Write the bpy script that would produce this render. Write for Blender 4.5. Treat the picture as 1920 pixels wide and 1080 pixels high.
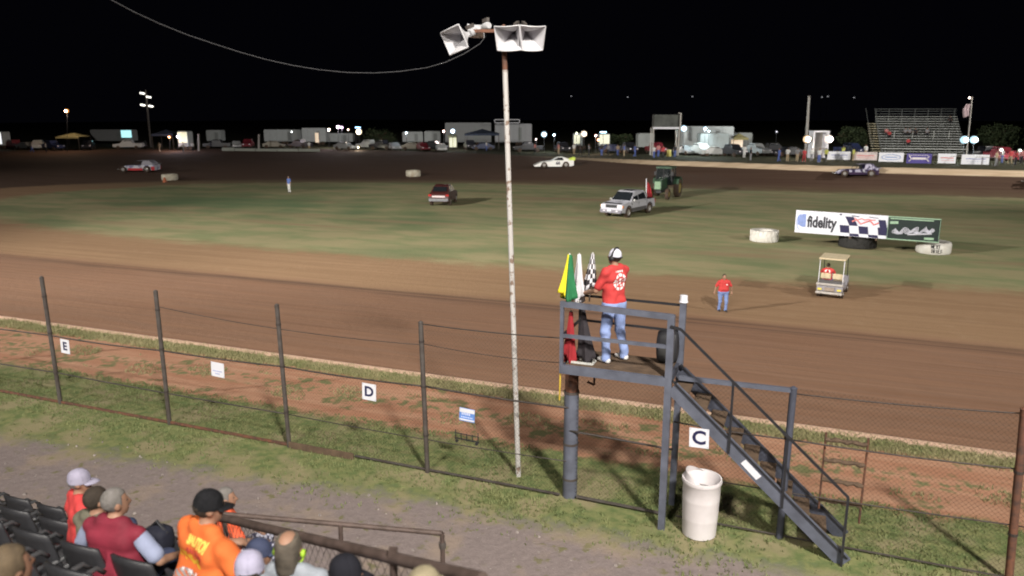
import bpy, bmesh, math, random
import numpy as np
from mathutils import Vector, Matrix
from mathutils.bvhtree import BVHTree
random.seed(7); np.random.seed(7)
PI = math.pi
for o in list(bpy.data.objects): bpy.data.objects.remove(o)
SC = bpy.context.scene
COL = SC.collection

# ------------------------------------------------------------------ camera
FPX = 1420.0; PITCH = math.atan((540-215)/1420.0); CAMH = 6.5
cam = bpy.data.cameras.new('camera'); camo = bpy.data.objects.new('camera', cam); COL.objects.link(camo)
camo.location = (0, 0, CAMH); camo.rotation_euler = (PI/2-PITCH, 0, 0)
cam.sensor_width = 36; cam.lens = 36*FPX/1920; cam.clip_end = 2500; cam.clip_start = .1
SC.camera = camo
cam.dof.use_dof = True; cam.dof.focus_distance = 14.5; cam.dof.aperture_fstop = 1.3
SC.render.resolution_x = 1024; SC.render.resolution_y = 576
try: SC.cycles.filter_width = 1.9
except Exception: pass

# ------------------------------------------------------------------ night sky
w = bpy.data.worlds.new('World'); SC.world = w; w.use_nodes = True
wn = w.node_tree; bg = wn.nodes['Background']
sky = wn.nodes.new('ShaderNodeTexSky'); sky.sky_type = 'NISHITA'; sky.sun_disc = False
sky.sun_elevation = math.radians(-7); sky.sun_rotation = math.radians(200)
mixs = wn.nodes.new('ShaderNodeMix'); mixs.data_type = 'RGBA'; mixs.inputs[0].default_value = .25
mixs.inputs[6].default_value = (.012, .012, .022, 1)
wn.links.new(sky.outputs[0], mixs.inputs[7]); wn.links.new(mixs.outputs[2], bg.inputs[0])
bg.inputs[1].default_value = .09
SC.view_settings.view_transform = 'Standard'; SC.view_settings.look = 'None'
SC.view_settings.exposure = 0.15; SC.view_settings.gamma = 1

# ------------------------------------------------------------------ stadium floodlights (pole-top lamps outside the frame, the far-left one added)
def flood(name, loc, aim, power, spread, blend=.6, size=.9, col=(1, .95, .86)):
    l = bpy.data.lights.new(name, 'SPOT'); l.energy = power; l.spot_size = math.radians(spread); l.spot_blend = blend
    l.shadow_soft_size = size; l.color = col
    o = bpy.data.objects.new(name, l); COL.objects.link(o); o.location = loc
    o.rotation_euler = (Vector(aim)-Vector(loc)).to_track_quat('-Z', 'Y').to_euler()
    return o
flood('floodlight_lamp', (9.5, -16, 26), (5, 26, 0), 92000, 80, 1, 1.5)
flood('floodlight_lamp', (-14, -18, 26), (-9, 24, 0), 38000, 80, 1, 2.5)
flood('floodlight_lamp', (-62, 2, 27), (-22, 80, -2), 130000, 72, 1, .6)
flood('floodlight_lamp', (-62, 2, 27), (10, 78, -2), 280000, 48, 1, .6)
flood('floodlight_lamp', (-62, 2, 27), (24, 48, -2), 255000, 40, 1, .6)
flood('floodlight_lamp', (56, 0, 26), (20, 50, -2), 84000, 70, 1, .7)
flood('floodlight_lamp', (98, 62, 24), (52, 98, 0), 175000, 64, 1, .7)
flood('floodlight_lamp', (-125, 70, 24), (-60, 75, 0), 90000, 70, 1, .7)  # added lamp, no pole known here; lifts the dark far-left turn

def point(loc, power, col=(1, .9, .75), size=.15):
    l = bpy.data.lights.new('lamp_light', 'POINT'); l.energy = power; l.color = col; l.shadow_soft_size = size
    o = bpy.data.objects.new('lamp_light', l); COL.objects.link(o); o.location = loc; return o

# ------------------------------------------------------------------ materials
MATS = {}
def mat(name, col, rough=.7, metal=0, var=.15, scale=8, bump=0, col2=None, spec=.4, emit=None, estr=0, detail=4, thr=None, trans=0):
    if name in MATS: return MATS[name]
    m = bpy.data.materials.new(name); m.use_nodes = True; nt = m.node_tree; N = nt.nodes; L = nt.links
    b = N['Principled BSDF']; b.inputs['Roughness'].default_value = rough; b.inputs['Metallic'].default_value = metal
    b.inputs['Specular IOR Level'].default_value = spec
    tc = N.new('ShaderNodeTexCoord'); no = N.new('ShaderNodeTexNoise'); no.inputs['Scale'].default_value = scale; no.inputs['Detail'].default_value = detail
    L.new(tc.outputs['Object'], no.inputs['Vector'])
    rmp = N.new('ShaderNodeValToRGB')
    c2 = col2 if col2 else tuple(max(0, c*(1-var*1.6)) for c in col)
    c1 = col if col2 else tuple(min(1, c*(1+var*.6)) for c in col)
    if thr: rmp.color_ramp.elements[0].position = thr-.04; rmp.color_ramp.elements[1].position = thr+.04
    else: rmp.color_ramp.elements[0].position = .3; rmp.color_ramp.elements[1].position = .7
    rmp.color_ramp.elements[0].color = (*c2, 1); rmp.color_ramp.elements[1].color = (*c1, 1)
    L.new(no.outputs['Fac'], rmp.inputs['Fac']); L.new(rmp.outputs['Color'], b.inputs['Base Color'])
    if bump:
        bp = N.new('ShaderNodeBump'); bp.inputs['Strength'].default_value = bump; bp.inputs['Distance'].default_value = .02
        L.new(no.outputs['Fac'], bp.inputs['Height']); L.new(bp.outputs['Normal'], b.inputs['Normal'])
    if emit:
        b.inputs['Emission Color'].default_value = (*emit, 1); b.inputs['Emission Strength'].default_value = estr
    if trans: b.inputs['Transmission Weight'].default_value = trans
    MATS[name] = m; return m
def emi(name, col, s): return mat(name, (.6, .6, .6), emit=col, estr=s)

# ------------------------------------------------------------------ mesh builder
class MB:
    def __init__(s): s.v = []; s.f = []; s.m = []; s.smooth = False
    def add(s, vs, fs, mi=0):
        k = len(s.v); s.v += [tuple(v) for v in vs]; s.f += [tuple(i+k for i in f) for f in fs]; s.m += [mi]*len(fs); return s
    def box(s, c, size, rz=0, rx=0, ry=0, mi=0, taper=(1, 1)):
        R = Matrix.Rotation(rz, 3, 'Z') @ Matrix.Rotation(ry, 3, 'Y') @ Matrix.Rotation(rx, 3, 'X')
        vs = []
        for z in (-.5, .5):
            for x, y in ((-.5, -.5), (.5, -.5), (.5, .5), (-.5, .5)):
                tx, ty = taper if z > 0 else (1, 1)
                vs.append(R @ Vector((x*size[0]*tx, y*size[1]*ty, z*size[2]))+Vector(c))
        return s.add(vs, [(3, 2, 1, 0), (4, 5, 6, 7), (0, 1, 5, 4), (1, 2, 6, 5), (2, 3, 7, 6), (3, 0, 4, 7)], mi)
    def bar(s, a, b, wd, ht=None, mi=0, upv=(0, 0, 1)):
        a = Vector(a); b = Vector(b); d = (b-a); d.normalize(); up = Vector(upv)
        if abs(d.dot(up)) > .98: up = Vector((0, 1, 0))
        x = d.cross(up).normalized()*wd/2; y = x.cross(d).normalized()*(ht or wd)/2
        vs = [a-x-y, a+x-y, a+x+y, a-x+y, b-x-y, b+x-y, b+x+y, b-x+y]
        return s.add(vs, [(0, 1, 2, 3), (7, 6, 5, 4), (4, 5, 1, 0), (5, 6, 2, 1), (6, 7, 3, 2), (7, 4, 0, 3)], mi)
    def cyl(s, a, b, r1, r2=None, n=12, mi=0, cap=True):
        return s.tube([a, b], [r1, r1 if r2 is None else r2], n, mi, cap)
    def tube(s, pts, rad, n=8, mi=0, cap=True):
        pts = [Vector(p) for p in pts]; k = len(pts)
        if not hasattr(rad, '__len__'): rad = [rad]*k
        vs = []; prev = None
        for i, p in enumerate(pts):
            d = (pts[min(i+1, k-1)]-pts[max(i-1, 0)]).normalized()
            up = Vector((0, 0, 1)) if abs(d.z) < .9 else Vector((0, 1, 0))
            x = d.cross(up).normalized()
            if prev is not None:
                x = (prev-d*prev.dot(d)).normalized()
            prev = x; y = d.cross(x)
            for j in range(n):
                a = 2*PI*j/n; vs.append(p+(x*math.cos(a)+y*math.sin(a))*rad[i])
        fs = []
        for i in range(k-1):
            for j in range(n):
                j2 = (j+1) % n; fs.append((i*n+j, i*n+j2, (i+1)*n+j2, (i+1)*n+j))
        if cap: fs.append(tuple(range(n-1, -1, -1))); fs.append(tuple((k-1)*n+j for j in range(n)))
        return s.add(vs, fs, mi)
    def lathe(s, prof, n=20, c=(0, 0, 0), mi=0, axis='z', a0=0, a1=2*PI):
        full = abs(a1-a0-2*PI) < 1e-6; m = n if full else n+1; vs = []
        for r, z in prof:
            for j in range(m):
                a = a0+(a1-a0)*j/n; p = (r*math.cos(a), r*math.sin(a), z)
                if axis == 'x': p = (z, p[0], p[1])
                if axis == 'y': p = (p[0], z, p[1])
                vs.append((p[0]+c[0], p[1]+c[1], p[2]+c[2]))
        fs = []
        for i in range(len(prof)-1):
            for j in range(n):
                j2 = (j+1) % m; fs.append((i*m+j, i*m+j2, (i+1)*m+j2, (i+1)*m+j))
        return s.add(vs, fs, mi)
    def prism(s, poly, y0, y1, mi=0, inset=None, plane='xz'):
        """polygon (x,z) extruded over y; inset = function(x,z)->scale of half width"""
        n = len(poly); vs = []
        for y in (y0, y1):
            for x, z in poly:
                yy = y*(inset(x, z) if inset else 1); vs.append((x, yy, z) if plane == 'xz' else (yy, x, z))
        fs = [tuple(range(n)), tuple(range(2*n-1, n-1, -1))]
        for i in range(n): j = (i+1) % n; fs.append((i, i+n, j+n, j))
        return s.add(vs, fs, mi)
    def quad(s, a, b, c, d, mi=0): return s.add([a, b, c, d], [(0, 1, 2, 3)], mi)
    def build(s, name, mats, parent=None, smooth=False, bevel=0, loc=None, rz=0, auto=None):
        me = bpy.data.meshes.new(name); me.from_pydata(s.v, [], s.f)
        if not isinstance(mats, (list, tuple)): mats = [mats]
        for m in mats: me.materials.append(m)
        if len(mats) > 1: me.polygons.foreach_set('material_index', s.m)
        bm = bmesh.new(); bm.from_mesh(me); bmesh.ops.recalc_face_normals(bm, faces=bm.faces)
        if bevel:
            bmesh.ops.remove_doubles(bm, verts=bm.verts, dist=1e-5)
            es = [e for e in bm.edges if e.is_manifold and e.calc_face_angle(0) > .5]
            bmesh.ops.bevel(bm, geom=es, offset=bevel, segments=2, affect='EDGES', clamp_overlap=True)
        bm.to_mesh(me); bm.free()
        if smooth: me.polygons.foreach_set('use_smooth', [True]*len(me.polygons))
        if auto:
            me.polygons.foreach_set('use_smooth', [True]*len(me.polygons))
            try: me.set_sharp_from_angle(angle=math.radians(auto))
            except Exception: pass
        o = bpy.data.objects.new(name, me); COL.objects.link(o)
        if parent: o.parent = parent
        if loc is not None: o.location = loc
        if rz: o.rotation_euler.z = rz
        return o
def tag(o, label=None, cat=None, group=None, kind=None):
    if label: o['label'] = label
    if cat: o['category'] = cat
    if group: o['group'] = group
    if kind: o['kind'] = kind
    return o
def empty(name, loc, rz, label, cat, group=None):
    o = bpy.data.objects.new(name, None); COL.objects.link(o); o.location = loc; o.rotation_euler.z = rz
    o.empty_display_size = .2
    return tag(o, label, cat, group)
def kids(o): return [c for c in bpy.data.objects if c.parent == o]
CH = {}
def clone(root, loc, rz, label, group=None, swap=None, scale=1):
    """copy a thing, its parts and sub-parts; swap = {part name prefix: material}"""
    if root.name not in CH: CH[root.name] = [(c, kids(c)) for c in kids(root)]
    r = root.copy(); COL.objects.link(r); r.location = loc; r.rotation_euler.z = rz; r['label'] = label
    r.scale = (scale,)*3 if not hasattr(scale, '__len__') else scale
    if group: r['group'] = group
    def sw(o):
        if swap:
            for k, m in swap.items():
                if o.name.startswith(k) and o.material_slots:
                    o.material_slots[0].link = 'OBJECT'; o.material_slots[0].material = m
    sw(r)
    for c, gs in CH[root.name]:
        d = c.copy(); COL.objects.link(d); d.parent = r; sw(d)
        for g in gs:
            e = g.copy(); COL.objects.link(e); e.parent = d; sw(e)
    return r
def text_mb(txt, size, ext=.004, bold=0, shear=0, sx=1, align='CENTER'):
    cu = bpy.data.curves.new('lettering', 'FONT'); cu.body = txt; cu.size = size; cu.extrude = ext; cu.offset = bold; cu.shear = shear
    cu.align_x = align; cu.align_y = 'CENTER'; cu.resolution_u = 3
    o = bpy.data.objects.new('lettering', cu); COL.objects.link(o)
    dg = bpy.context.evaluated_depsgraph_get(); me = bpy.data.meshes.new_from_object(o.evaluated_get(dg))
    bpy.data.objects.remove(o)
    mb = MB(); mb.add([(v.co.x*sx, v.co.z, v.co.y) for v in me.vertices], [tuple(reversed(p.vertices)) for p in me.polygons])
    return mb   # lies in x-z plane, thickness along y, reads from -y
def shift(mb, d, R=None):
    d = Vector(d); mb.v = [tuple((R @ Vector(v) if R else Vector(v))+d) for v in mb.v]; return mb

# ------------------------------------------------------------------ site coordinates: t runs along the front straight, s across it
NV = Vector((.363, .932, 0)).normalized(); UV = Vector((NV.y, -NV.x, 0))
FENCE_RZ = math.atan2(UV.y, UV.x)
def W(t, s, z=0): p = UV*t+NV*s; return Vector((p.x, p.y, z))
def ST(x, y): return x*UV.x+y*UV.y, x*NV.x+y*NV.y
def ray(px, py):
    a = (px-960)/FPX; b = (540-py)/FPX
    return Vector((a, math.cos(PITCH)+b*math.sin(PITCH), -math.sin(PITCH)+b*math.cos(PITCH)))
def catmull(P, k=6):
    out = []; n = len(P)
    for i in range(n):
        p0, p1, p2, p3 = [np.array(P[(i+j-1) % n], float) for j in range(4)]
        for q in range(k):
            x = q/k; out.append(.5*((2*p1)+(-p0+p2)*x+(2*p0-5*p1+4*p2-p3)*x*x+(-p0+3*p1-3*p2+p3)*x**3))
    return np.array(out)
G_ = catmull([(40, 43), (10, 42), (0, 40.2), (-15, 38.8), (-41, 38.7), (-60, 41.2), (-72, 48), (-77, 56), (-76, 63), (-69, 73.8), (-51, 82.9), (-29.1, 88.5), (-6.4, 89.2), (20.5, 90.6), (45, 88), (58, 76), (58, 56)])
A_ = catmull([(45, 31.5), (0, 31.5), (-30, 31.3), (-55, 31.8), (-76, 38), (-87, 50), (-85, 65), (-72, 77), (-52, 85.5), (-29, 90.3), (-6, 91), (20, 91.8), (50, 90), (64, 76), (64, 46)])
O_ = catmull([(60, 16.5), (30, 16.4), (0, 16.4), (-20, 16.4), (-50, 16.4), (-80, 17), (-115, 28), (-140, 50), (-150, 75), (-139.1, 97.6), (-118.6, 115.1), (-88, 124.5), (-58, 122.5), (-37, 113), (-21.3, 103.2), (-10.7, 100.6), (-1.1, 98.6), (10.3, 97.4), (22, 97.3), (50, 97.5), (75, 92), (88, 70), (88, 45), (78, 25)])
def sdist(poly, T, S):
    T = np.atleast_1d(T).astype(float); S = np.atleast_1d(S).astype(float)
    best = np.full(T.shape, 1e9); inside = np.zeros(T.shape, bool); n = len(poly)
    for i in range(n):
        a = poly[i]; b = poly[(i+1) % n]; d = b-a
        h = np.clip(((T-a[0])*d[0]+(S-a[1])*d[1])/max(d@d, 1e-9), 0, 1)
        best = np.minimum(best, np.hypot(T-a[0]-h*d[0], S-a[1]-h*d[1]))
        c = ((a[1] > S) != (b[1] > S)) & (T < (b[0]-a[0])*(S-a[1])/((b[1]-a[1]) if b[1] != a[1] else 1e-9)+a[0])
        inside ^= c
    return np.where(inside, -best, best)     # negative inside
def sm(x, a, b): x = np.clip((x-a)/(b-a), 0, 1); return x*x*(3-2*x)
def heights(T, S):
    T = np.atleast_1d(T).astype(float); S = np.atleast_1d(S).astype(float)
    dA = sdist(A_, T, S); dO = sdist(O_, T, S)
    wgt = np.clip(dA/np.maximum(dA-dO, 1e-6), 0, 1)
    z = np.where(dO > 0, 0, np.where(dA < 0, -1.8, -1.8*(1-wgt)))
    far = sm(S, 55, 70)*sm(T, -45, -15)
    z = z+.55*sm(dO, 0, .8)*far
    lip = np.exp(-((S-16.3)/.13)**2)*.06*(np.abs(T) < 60)
    return z+lip
def hz(x, y): t, s = ST(x, y); return float(heights([t], [s])[0])
def gp(px, py, dz=0):
    """where the sight line through a point of the photograph meets the terrain"""
    d = ray(px, py); k = np.concatenate([np.linspace(6, 60, 200), np.linspace(60.3, 420, 900)])
    X = d.x*k; Y = d.y*k; Z = CAMH+d.z*k
    t = X*UV.x+Y*UV.y; s = X*NV.x+Y*NV.y; g = Z-heights(t, s)
    i = int(np.argmax(g < 0)); i = max(i, 1); a, b = k[i-1], k[i]
    for _ in range(18):
        m = (a+b)/2; p = d*m
        if CAMH+p.z-hz(p.x, p.y) > 0: a = m
        else: b = m
    p = d*a; return Vector((p.x, p.y, hz(p.x, p.y)+dz))
def ds(px, py, dep): p = ray(px, py)*dep; return Vector((p.x, p.y, CAMH+p.z))
def zat(py, p):
    b = (540-py)/FPX; y = p.y
    return CAMH+(b*y*math.cos(PITCH)-y*math.sin(PITCH))/(math.cos(PITCH)+b*math.sin(PITCH))
def depth(p): return p.y*math.cos(PITCH)-(p.z-CAMH)*math.sin(PITCH)
def pxm(p): return FPX/depth(p)

# ------------------------------------------------------------------ terrain
def axis(*segs):
    out = []
    for a, b, st in segs: out += list(np.arange(a, b, st))
    return np.array(out)
ta = axis((-620, -160, 30), (-160, -40, 2.2), (-40, -24, 1), (-24, 8, .4), (8, 30, 1), (30, 100, 2.2), (100, 560, 30))
sa = axis((-80, 0, 10), (0, 8, 1), (8, 15.9, .4), (15.9, 16.8, .1), (16.8, 40, .6), (40, 96, 1.4), (96, 130, .55), (130, 200, 4), (200, 900, 35))
TT, SS = np.meshgrid(ta, sa); T = TT.ravel(); S = SS.ravel()
Z = heights(T, S); dG = sdist(G_, T, S); dA = sdist(A_, T, S); dO = sdist(O_, T, S)
Z = Z+(np.sin(T*1.7+S*.6)+np.sin(T*.83-S*2.1))*.006*(dO > 0)
XY = np.stack([T*UV.x+S*NV.x, T*UV.y+S*NV.y, Z], 1)
nt_, ns_ = len(ta), len(sa)
ii = np.arange(nt_-1)[None, :]+np.arange(ns_-1)[:, None]*nt_
quads = np.stack([ii, ii+1, ii+1+nt_, ii+nt_], -1).reshape(-1, 4)
fc = quads
def favg(a): return a[quads].mean(1)
fO, fA, fG, fS, fT = favg(dO), favg(dA), favg(dG), favg(S), favg(T)
zone = np.zeros(len(quads), int)
zone[fO < 0] = 1; zone[fA < 0] = 2; zone[fG < 0] = 3
zone[(fO >= 0) & (fO < 1.3) & (fS > 70) & (fT > -60) & (fT < 60)] = 4
zone[(fS < 10.6) & (fS > -20)] = 5

gm = bpy.data.materials.new('site_ground'); gm.use_nodes = True; nt = gm.node_tree; N = nt.nodes; L = nt.links
bs = N['Principled BSDF']; bs.inputs['Roughness'].default_value = .95; bs.inputs['Specular IOR Level'].default_value = .15
def nd(t, **k):
    n = N.new(t)
    for a, b in k.items(): setattr(n, a, b)
    return n
def math_(op, a, b=None, c=None, clamp=False):
    n = nd('ShaderNodeMath', operation=op, use_clamp=clamp)
    for i, x in enumerate((a, b, c)):
        if x is None: continue
        if isinstance(x, (int, float)): n.inputs[i].default_value = x
        else: L.new(x, n.inputs[i])
    return n.outputs[0]
def ramp01(x, a, b):
    n = nd('ShaderNodeMapRange', interpolation_type='SMOOTHSTEP'); L.new(x, n.inputs[0]); n.inputs[1].default_value = a; n.inputs[2].default_value = b; return n.outputs[0]
def mixc(f, a, b):
    n = nd('ShaderNodeMix', data_type='RGBA')
    if isinstance(f, (int, float)): n.inputs[0].default_value = f
    else: L.new(f, n.inputs[0])
    for i, x in ((6, a), (7, b)):
        if isinstance(x, tuple): n.inputs[i].default_value = (*x, 1)
        else: L.new(x, n.inputs[i])
    return n.outputs[2]
geo = nd('ShaderNodeNewGeometry'); pos = geo.outputs['Position']
rot = nd('ShaderNodeMapping'); rot.inputs['Rotation'].default_value = (0, 0, -FENCE_RZ); L.new(pos, rot.inputs[0])  # x along straight
def noise(scale, detail=4, stretch=None, off=0, rough=.5, rz=0):
    n = nd('ShaderNodeTexNoise'); n.inputs['Scale'].default_value = scale; n.inputs['Detail'].default_value = detail; n.inputs['Roughness'].default_value = rough
    mp = nd('ShaderNodeMapping'); L.new(rot.outputs[0], mp.inputs[0]); mp.inputs['Location'].default_value = (off, off*1.7, 0); mp.inputs['Rotation'].default_value = (0, 0, rz)
    if stretch: mp.inputs['Scale'].default_value = (*stretch, 1)
    L.new(mp.outputs[0], n.inputs[0]); return n.outputs['Fac']
def streaks(rz, off): return noise(1.0, 3, (.12, 3.2), off, .6, rz)
def attr(nm): n = nd('ShaderNodeAttribute', attribute_name=nm); return n.outputs['Fac']
aS, aG, aA, aO = attr('ss'), attr('dG'), attr('dA'), attr('dO')
n1 = noise(1.1, 5); n2 = noise(5, 6, off=3); n3 = noise(.32, 4, (1, 2.2), 9); n4 = noise(.16, 4, (.35, 2.0), 17); n5 = noise(30, 5, off=5, rough=.65); n6 = noise(2.2, 5, (.16, 1.6), 23)
n7 = noise(.06, 3, (1, 2), 31); n8 = noise(9, 6, (1, 1), 41, .7); n9 = noise(.9, 4, (.1, 2.6), 51)
def c(x): return math_('SUBTRACT', x, .5)
def wob(x, amp, nz): return math_('ADD', x, math_('MULTIPLY', c(nz), amp))
ramp = ramp01
grassN = mixc(ramp(n2, .35, .65), (.115, .150, .058), (.200, .208, .090))
grassN = mixc(ramp(n1, .45, .62), grassN, (.250, .220, .125))
gravel = mixc(ramp(n8, .3, .7), (.200, .162, .157), (.245, .200, .194))
gravel = mixc(ramp(n1, .5, .68), gravel, (.275, .215, .180))
gravel = mixc(math_('MULTIPLY', ramp(n2, .56, .68), ramp(n1, .40, .52)), gravel, (.165, .150, .085))
gravel = mixc(ramp(noise(16, 2, off=77), .70, .74), gravel, (.34, .30, .28))
lane = mixc(ramp(n6, .3, .7), (.35, .172, .108), (.43, .245, .162))
lane = mixc(ramp(math_('ADD', n1, math_('MULTIPLY', n2, .35)), .74, .84), lane, (.15, .15, .07))
track = mixc(ramp(n9, .15, .9), (.235, .128, .081), (.300, .172, .112))
track = mixc(ramp(n6, .35, .8), track, (.25, .150, .104))
sA, sB = streaks(.09, 61), streaks(-.13, 83)
track = mixc(math_('MULTIPLY', ramp(sA, .56, .66), .30), track, (.16, .088, .058))
track = mixc(math_('MULTIPLY', ramp(sB, .60, .68), .28), track, (.34, .21, .145))
track = mixc(math_('MULTIPLY', ramp(n1, .52, .72), .25), track, (.20, .115, .076))
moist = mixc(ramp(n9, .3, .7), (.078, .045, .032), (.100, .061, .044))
apron = mixc(ramp(n9, .1, .95), (.245, .150, .088), (.315, .202, .122))
apron = mixc(math_('MULTIPLY', ramp(sB, .55, .66), .30), apron, (.20, .125, .078))
apron = mixc(math_('MULTIPLY', ramp(n1, .55, .7), .25), apron, (.34, .235, .15))
green = mixc(ramp(n3, .36, .66), (.305, .270, .155), (.205, .232, .118))
green = mixc(math_('MULTIPLY', ramp(n7, .5, .70), .6), green, (.088, .140, .068))
green = mixc(ramp(n4, .55, .72), green, (.27, .205, .125))
green = mixc(math_('MULTIPLY', ramp(n8, .4, .7), .25), green, (.30, .25, .13))
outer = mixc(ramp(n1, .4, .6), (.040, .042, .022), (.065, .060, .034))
bank = mixc(ramp(n6, .3, .7), (.55, .41, .28), (.70, .55, .40))
# near strip stack, walking away from the camera
sgr = math_('ADD', aS, math_('MULTIPLY', math_('SUBTRACT', 1, ramp(attr('tt'), -14, -4)), .75))
col = mixc(ramp(wob(wob(sgr, 1.4, n1), .7, n2), 10.2, 10.9), gravel, grassN)
col = mixc(ramp(wob(wob(aS, 1.0, n1), .5, n2), 13.0, 13.35), col, lane)
ctr = math_('ABSOLUTE', math_('SUBTRACT', wob(aS, 1.0, n1), 14.45))
col = mixc(math_('MULTIPLY', math_('SUBTRACT', 1, ramp(ctr, .1, .42)), ramp(n2, .48, .62)), col, (.17, .165, .08))
col = mixc(ramp(wob(aS, .5, n2), 15.55, 15.75), col, grassN)
lipm = math_('SUBTRACT', 1, ramp(math_('ABSOLUTE', math_('SUBTRACT', wob(aS, .18, n2), 16.3)), .1, .2))
# the oval
col = mixc(ramp(wob(sgr, 1.4, n1), 10.3, 10.8), gravel, grassN) if False else col
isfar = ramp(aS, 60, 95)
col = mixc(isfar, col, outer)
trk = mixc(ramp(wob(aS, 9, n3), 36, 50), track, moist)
band = math_('MULTIPLY', math_('SUBTRACT', 1, ramp(math_('ABSOLUTE', math_('SUBTRACT', wob(aS, 1.1, n6), 30.4)), .45, 1.3)), ramp(n9, .40, .56))
trk = mixc(math_('MULTIPLY', band, .75), trk, (.125, .078, .055))
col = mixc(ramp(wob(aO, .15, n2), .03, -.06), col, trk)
edge = wob(wob(aA, 1.6, n3), .6, n1)
edge2 = math_('DIVIDE', edge, math_('ADD', 1, math_('MULTIPLY', ramp(aS, 60, 80), 2.2)))
col = mixc(ramp(edge2, .8, -.8), col, mixc(ramp(aS, 60, 80), apron, (.17, .13, .078)))
green = mixc(math_('MULTIPLY', attr('gpt'), .8), green, (.085, .155, .075))
col = mixc(ramp(wob(wob(aG, 4, n3), 2, n1), 1.2, -1.6), col, green)
col = mixc(lipm, col, (.55, .37, .28))
isb = math_('MULTIPLY', math_('SUBTRACT', 1, ramp(math_('ABSOLUTE', math_('SUBTRACT', aO, .35)), .45, .75)), ramp(aS, 80, 90))
col = mixc(math_('MULTIPLY', isb, attr('fb')), col, bank)
col = mixc(math_('MULTIPLY', ramp(n5, .35, .75), .22), col, mixc(.5, col, (.02, .015, .01)))
L.new(col, bs.inputs['Base Color'])
bmp = nd('ShaderNodeBump'); bmp.inputs['Strength'].default_value = .6; bmp.inputs['Distance'].default_value = .025
L.new(math_('ADD', n5, math_('MULTIPLY', n2, 1.5)), bmp.inputs['Height']); L.new(bmp.outputs[0], bs.inputs['Normal'])
fb = sm(T, -50, -12)
nz_ = .25*np.sin(T*.9+S*.5)+.25*np.sin(T*.37-S*1.3)
gpt = np.clip(1.25-np.hypot((T+52)/15, (S-59.5)/7)+nz_, 0, 1)*.9+np.clip(1-np.hypot((T+30)/14, (S-56)/4)+nz_, 0, 1)*.5
for zi, nm in enumerate(['ground', 'dirt_track', 'dirt_apron', 'infield', 'dirt_bank', 'gravel_path']):
    q = quads[zone == zi]; ids, inv = np.unique(q, return_inverse=True); inv = inv.reshape(q.shape)
    me = bpy.data.meshes.new(nm); me.from_pydata(XY[ids].tolist(), [], inv.tolist()); me.materials.append(gm)
    for an, arr in (('ss', S), ('dG', dG), ('dA', dA), ('dO', dO), ('fb', fb), ('gpt', gpt), ('tt', T)):
        at = me.attributes.new(an, 'FLOAT', 'POINT'); at.data.foreach_set('value', arr[ids].astype(np.float32))
    me.polygons.foreach_set('use_smooth', [True]*len(me.polygons))
    o = bpy.data.objects.new(nm, me); COL.objects.link(o); o['kind'] = 'structure'
# grass blades near the fence and pebbles on the gravel
def tufts(name, n, trng, srng, mt, hgt=(.03, .08), pmask=None):
    vs = []; fs = []
    for i in range(n):
        t = random.uniform(*trng); s = random.uniform(*srng)
        if pmask and random.random() > pmask(t, s): continue
        p = W(t, s, 0)
        for k in range(3):
            a = random.uniform(0, 2*PI); h = random.uniform(*hgt); r = random.uniform(.008, .016); q = p+Vector((random.uniform(-.04, .04), random.uniform(-.04, .04), 0))
            e = Vector((math.cos(a), math.sin(a), 0)); k0 = len(vs)
            vs += [tuple(q-e*r), tuple(q+e*r), tuple(q+Vector((random.uniform(-.03, .03), random.uniform(-.03, .03), h)))]; fs.append((k0, k0+1, k0+2))
    mb = MB(); mb.v = vs; mb.f = fs; mb.m = [0]*len(fs)
    me = bpy.data.meshes.new(name); me.from_pydata(vs, [], fs); me.materials.append(mt)
    o = bpy.data.objects.new(name, me); COL.objects.link(o); return tag(o, None, None, None, 'stuff')
gmA = mat('grass_blades', (.20, .21, .09), .8, col2=(.12, .155, .06), scale=1.3)
gmB = mat('dry_grass_blades', (.30, .26, .14), .8, col2=(.18, .18, .08), scale=1.3)
def pm(t, s):
    v = .5+.5*math.sin(t*1.3+s*2.1)*math.sin(t*.6-s*1.7+1)
    return v*(1 if s > 10.9 else max(0, .55-(10.9-s)*.45))
o = tufts('grass', 26000, (-19, 5), (9.3, 13.3), gmA, (.03, .075), pm); o['label'] = 'short green grass growing along the fence line'
o = tufts('grass', 9000, (-24, 7), (15.5, 16.3), gmB, (.04, .10)); o['label'] = 'narrow strip of grass beside the dirt track edge'
def pm2(t, s): return (math.sin(t*2.1)*math.sin(t*.77+s*3) > .35)*1.0
o = tufts('weeds', 5000, (-20, 6), (13.7, 15.0), gmB, (.03, .1), pm2); o['label'] = 'scattered weeds in the red dirt lane'
mb = MB()
for i in range(160):
    t = random.uniform(-15, 2); s = random.uniform(6.5, 10.7); r = random.uniform(.008, .03); p = W(t, s, r*.4)
    mb.box(p, (r*2, r*1.5, r*1.2), rz=random.uniform(0, 3), taper=(.6, .6))
o = mb.build('pebbles', mat('pebble', (.30, .26, .245), .9, var=.3, scale=.7)); tag(o, 'scattered pale pebbles on the gravel path', kind='stuff')
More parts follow.
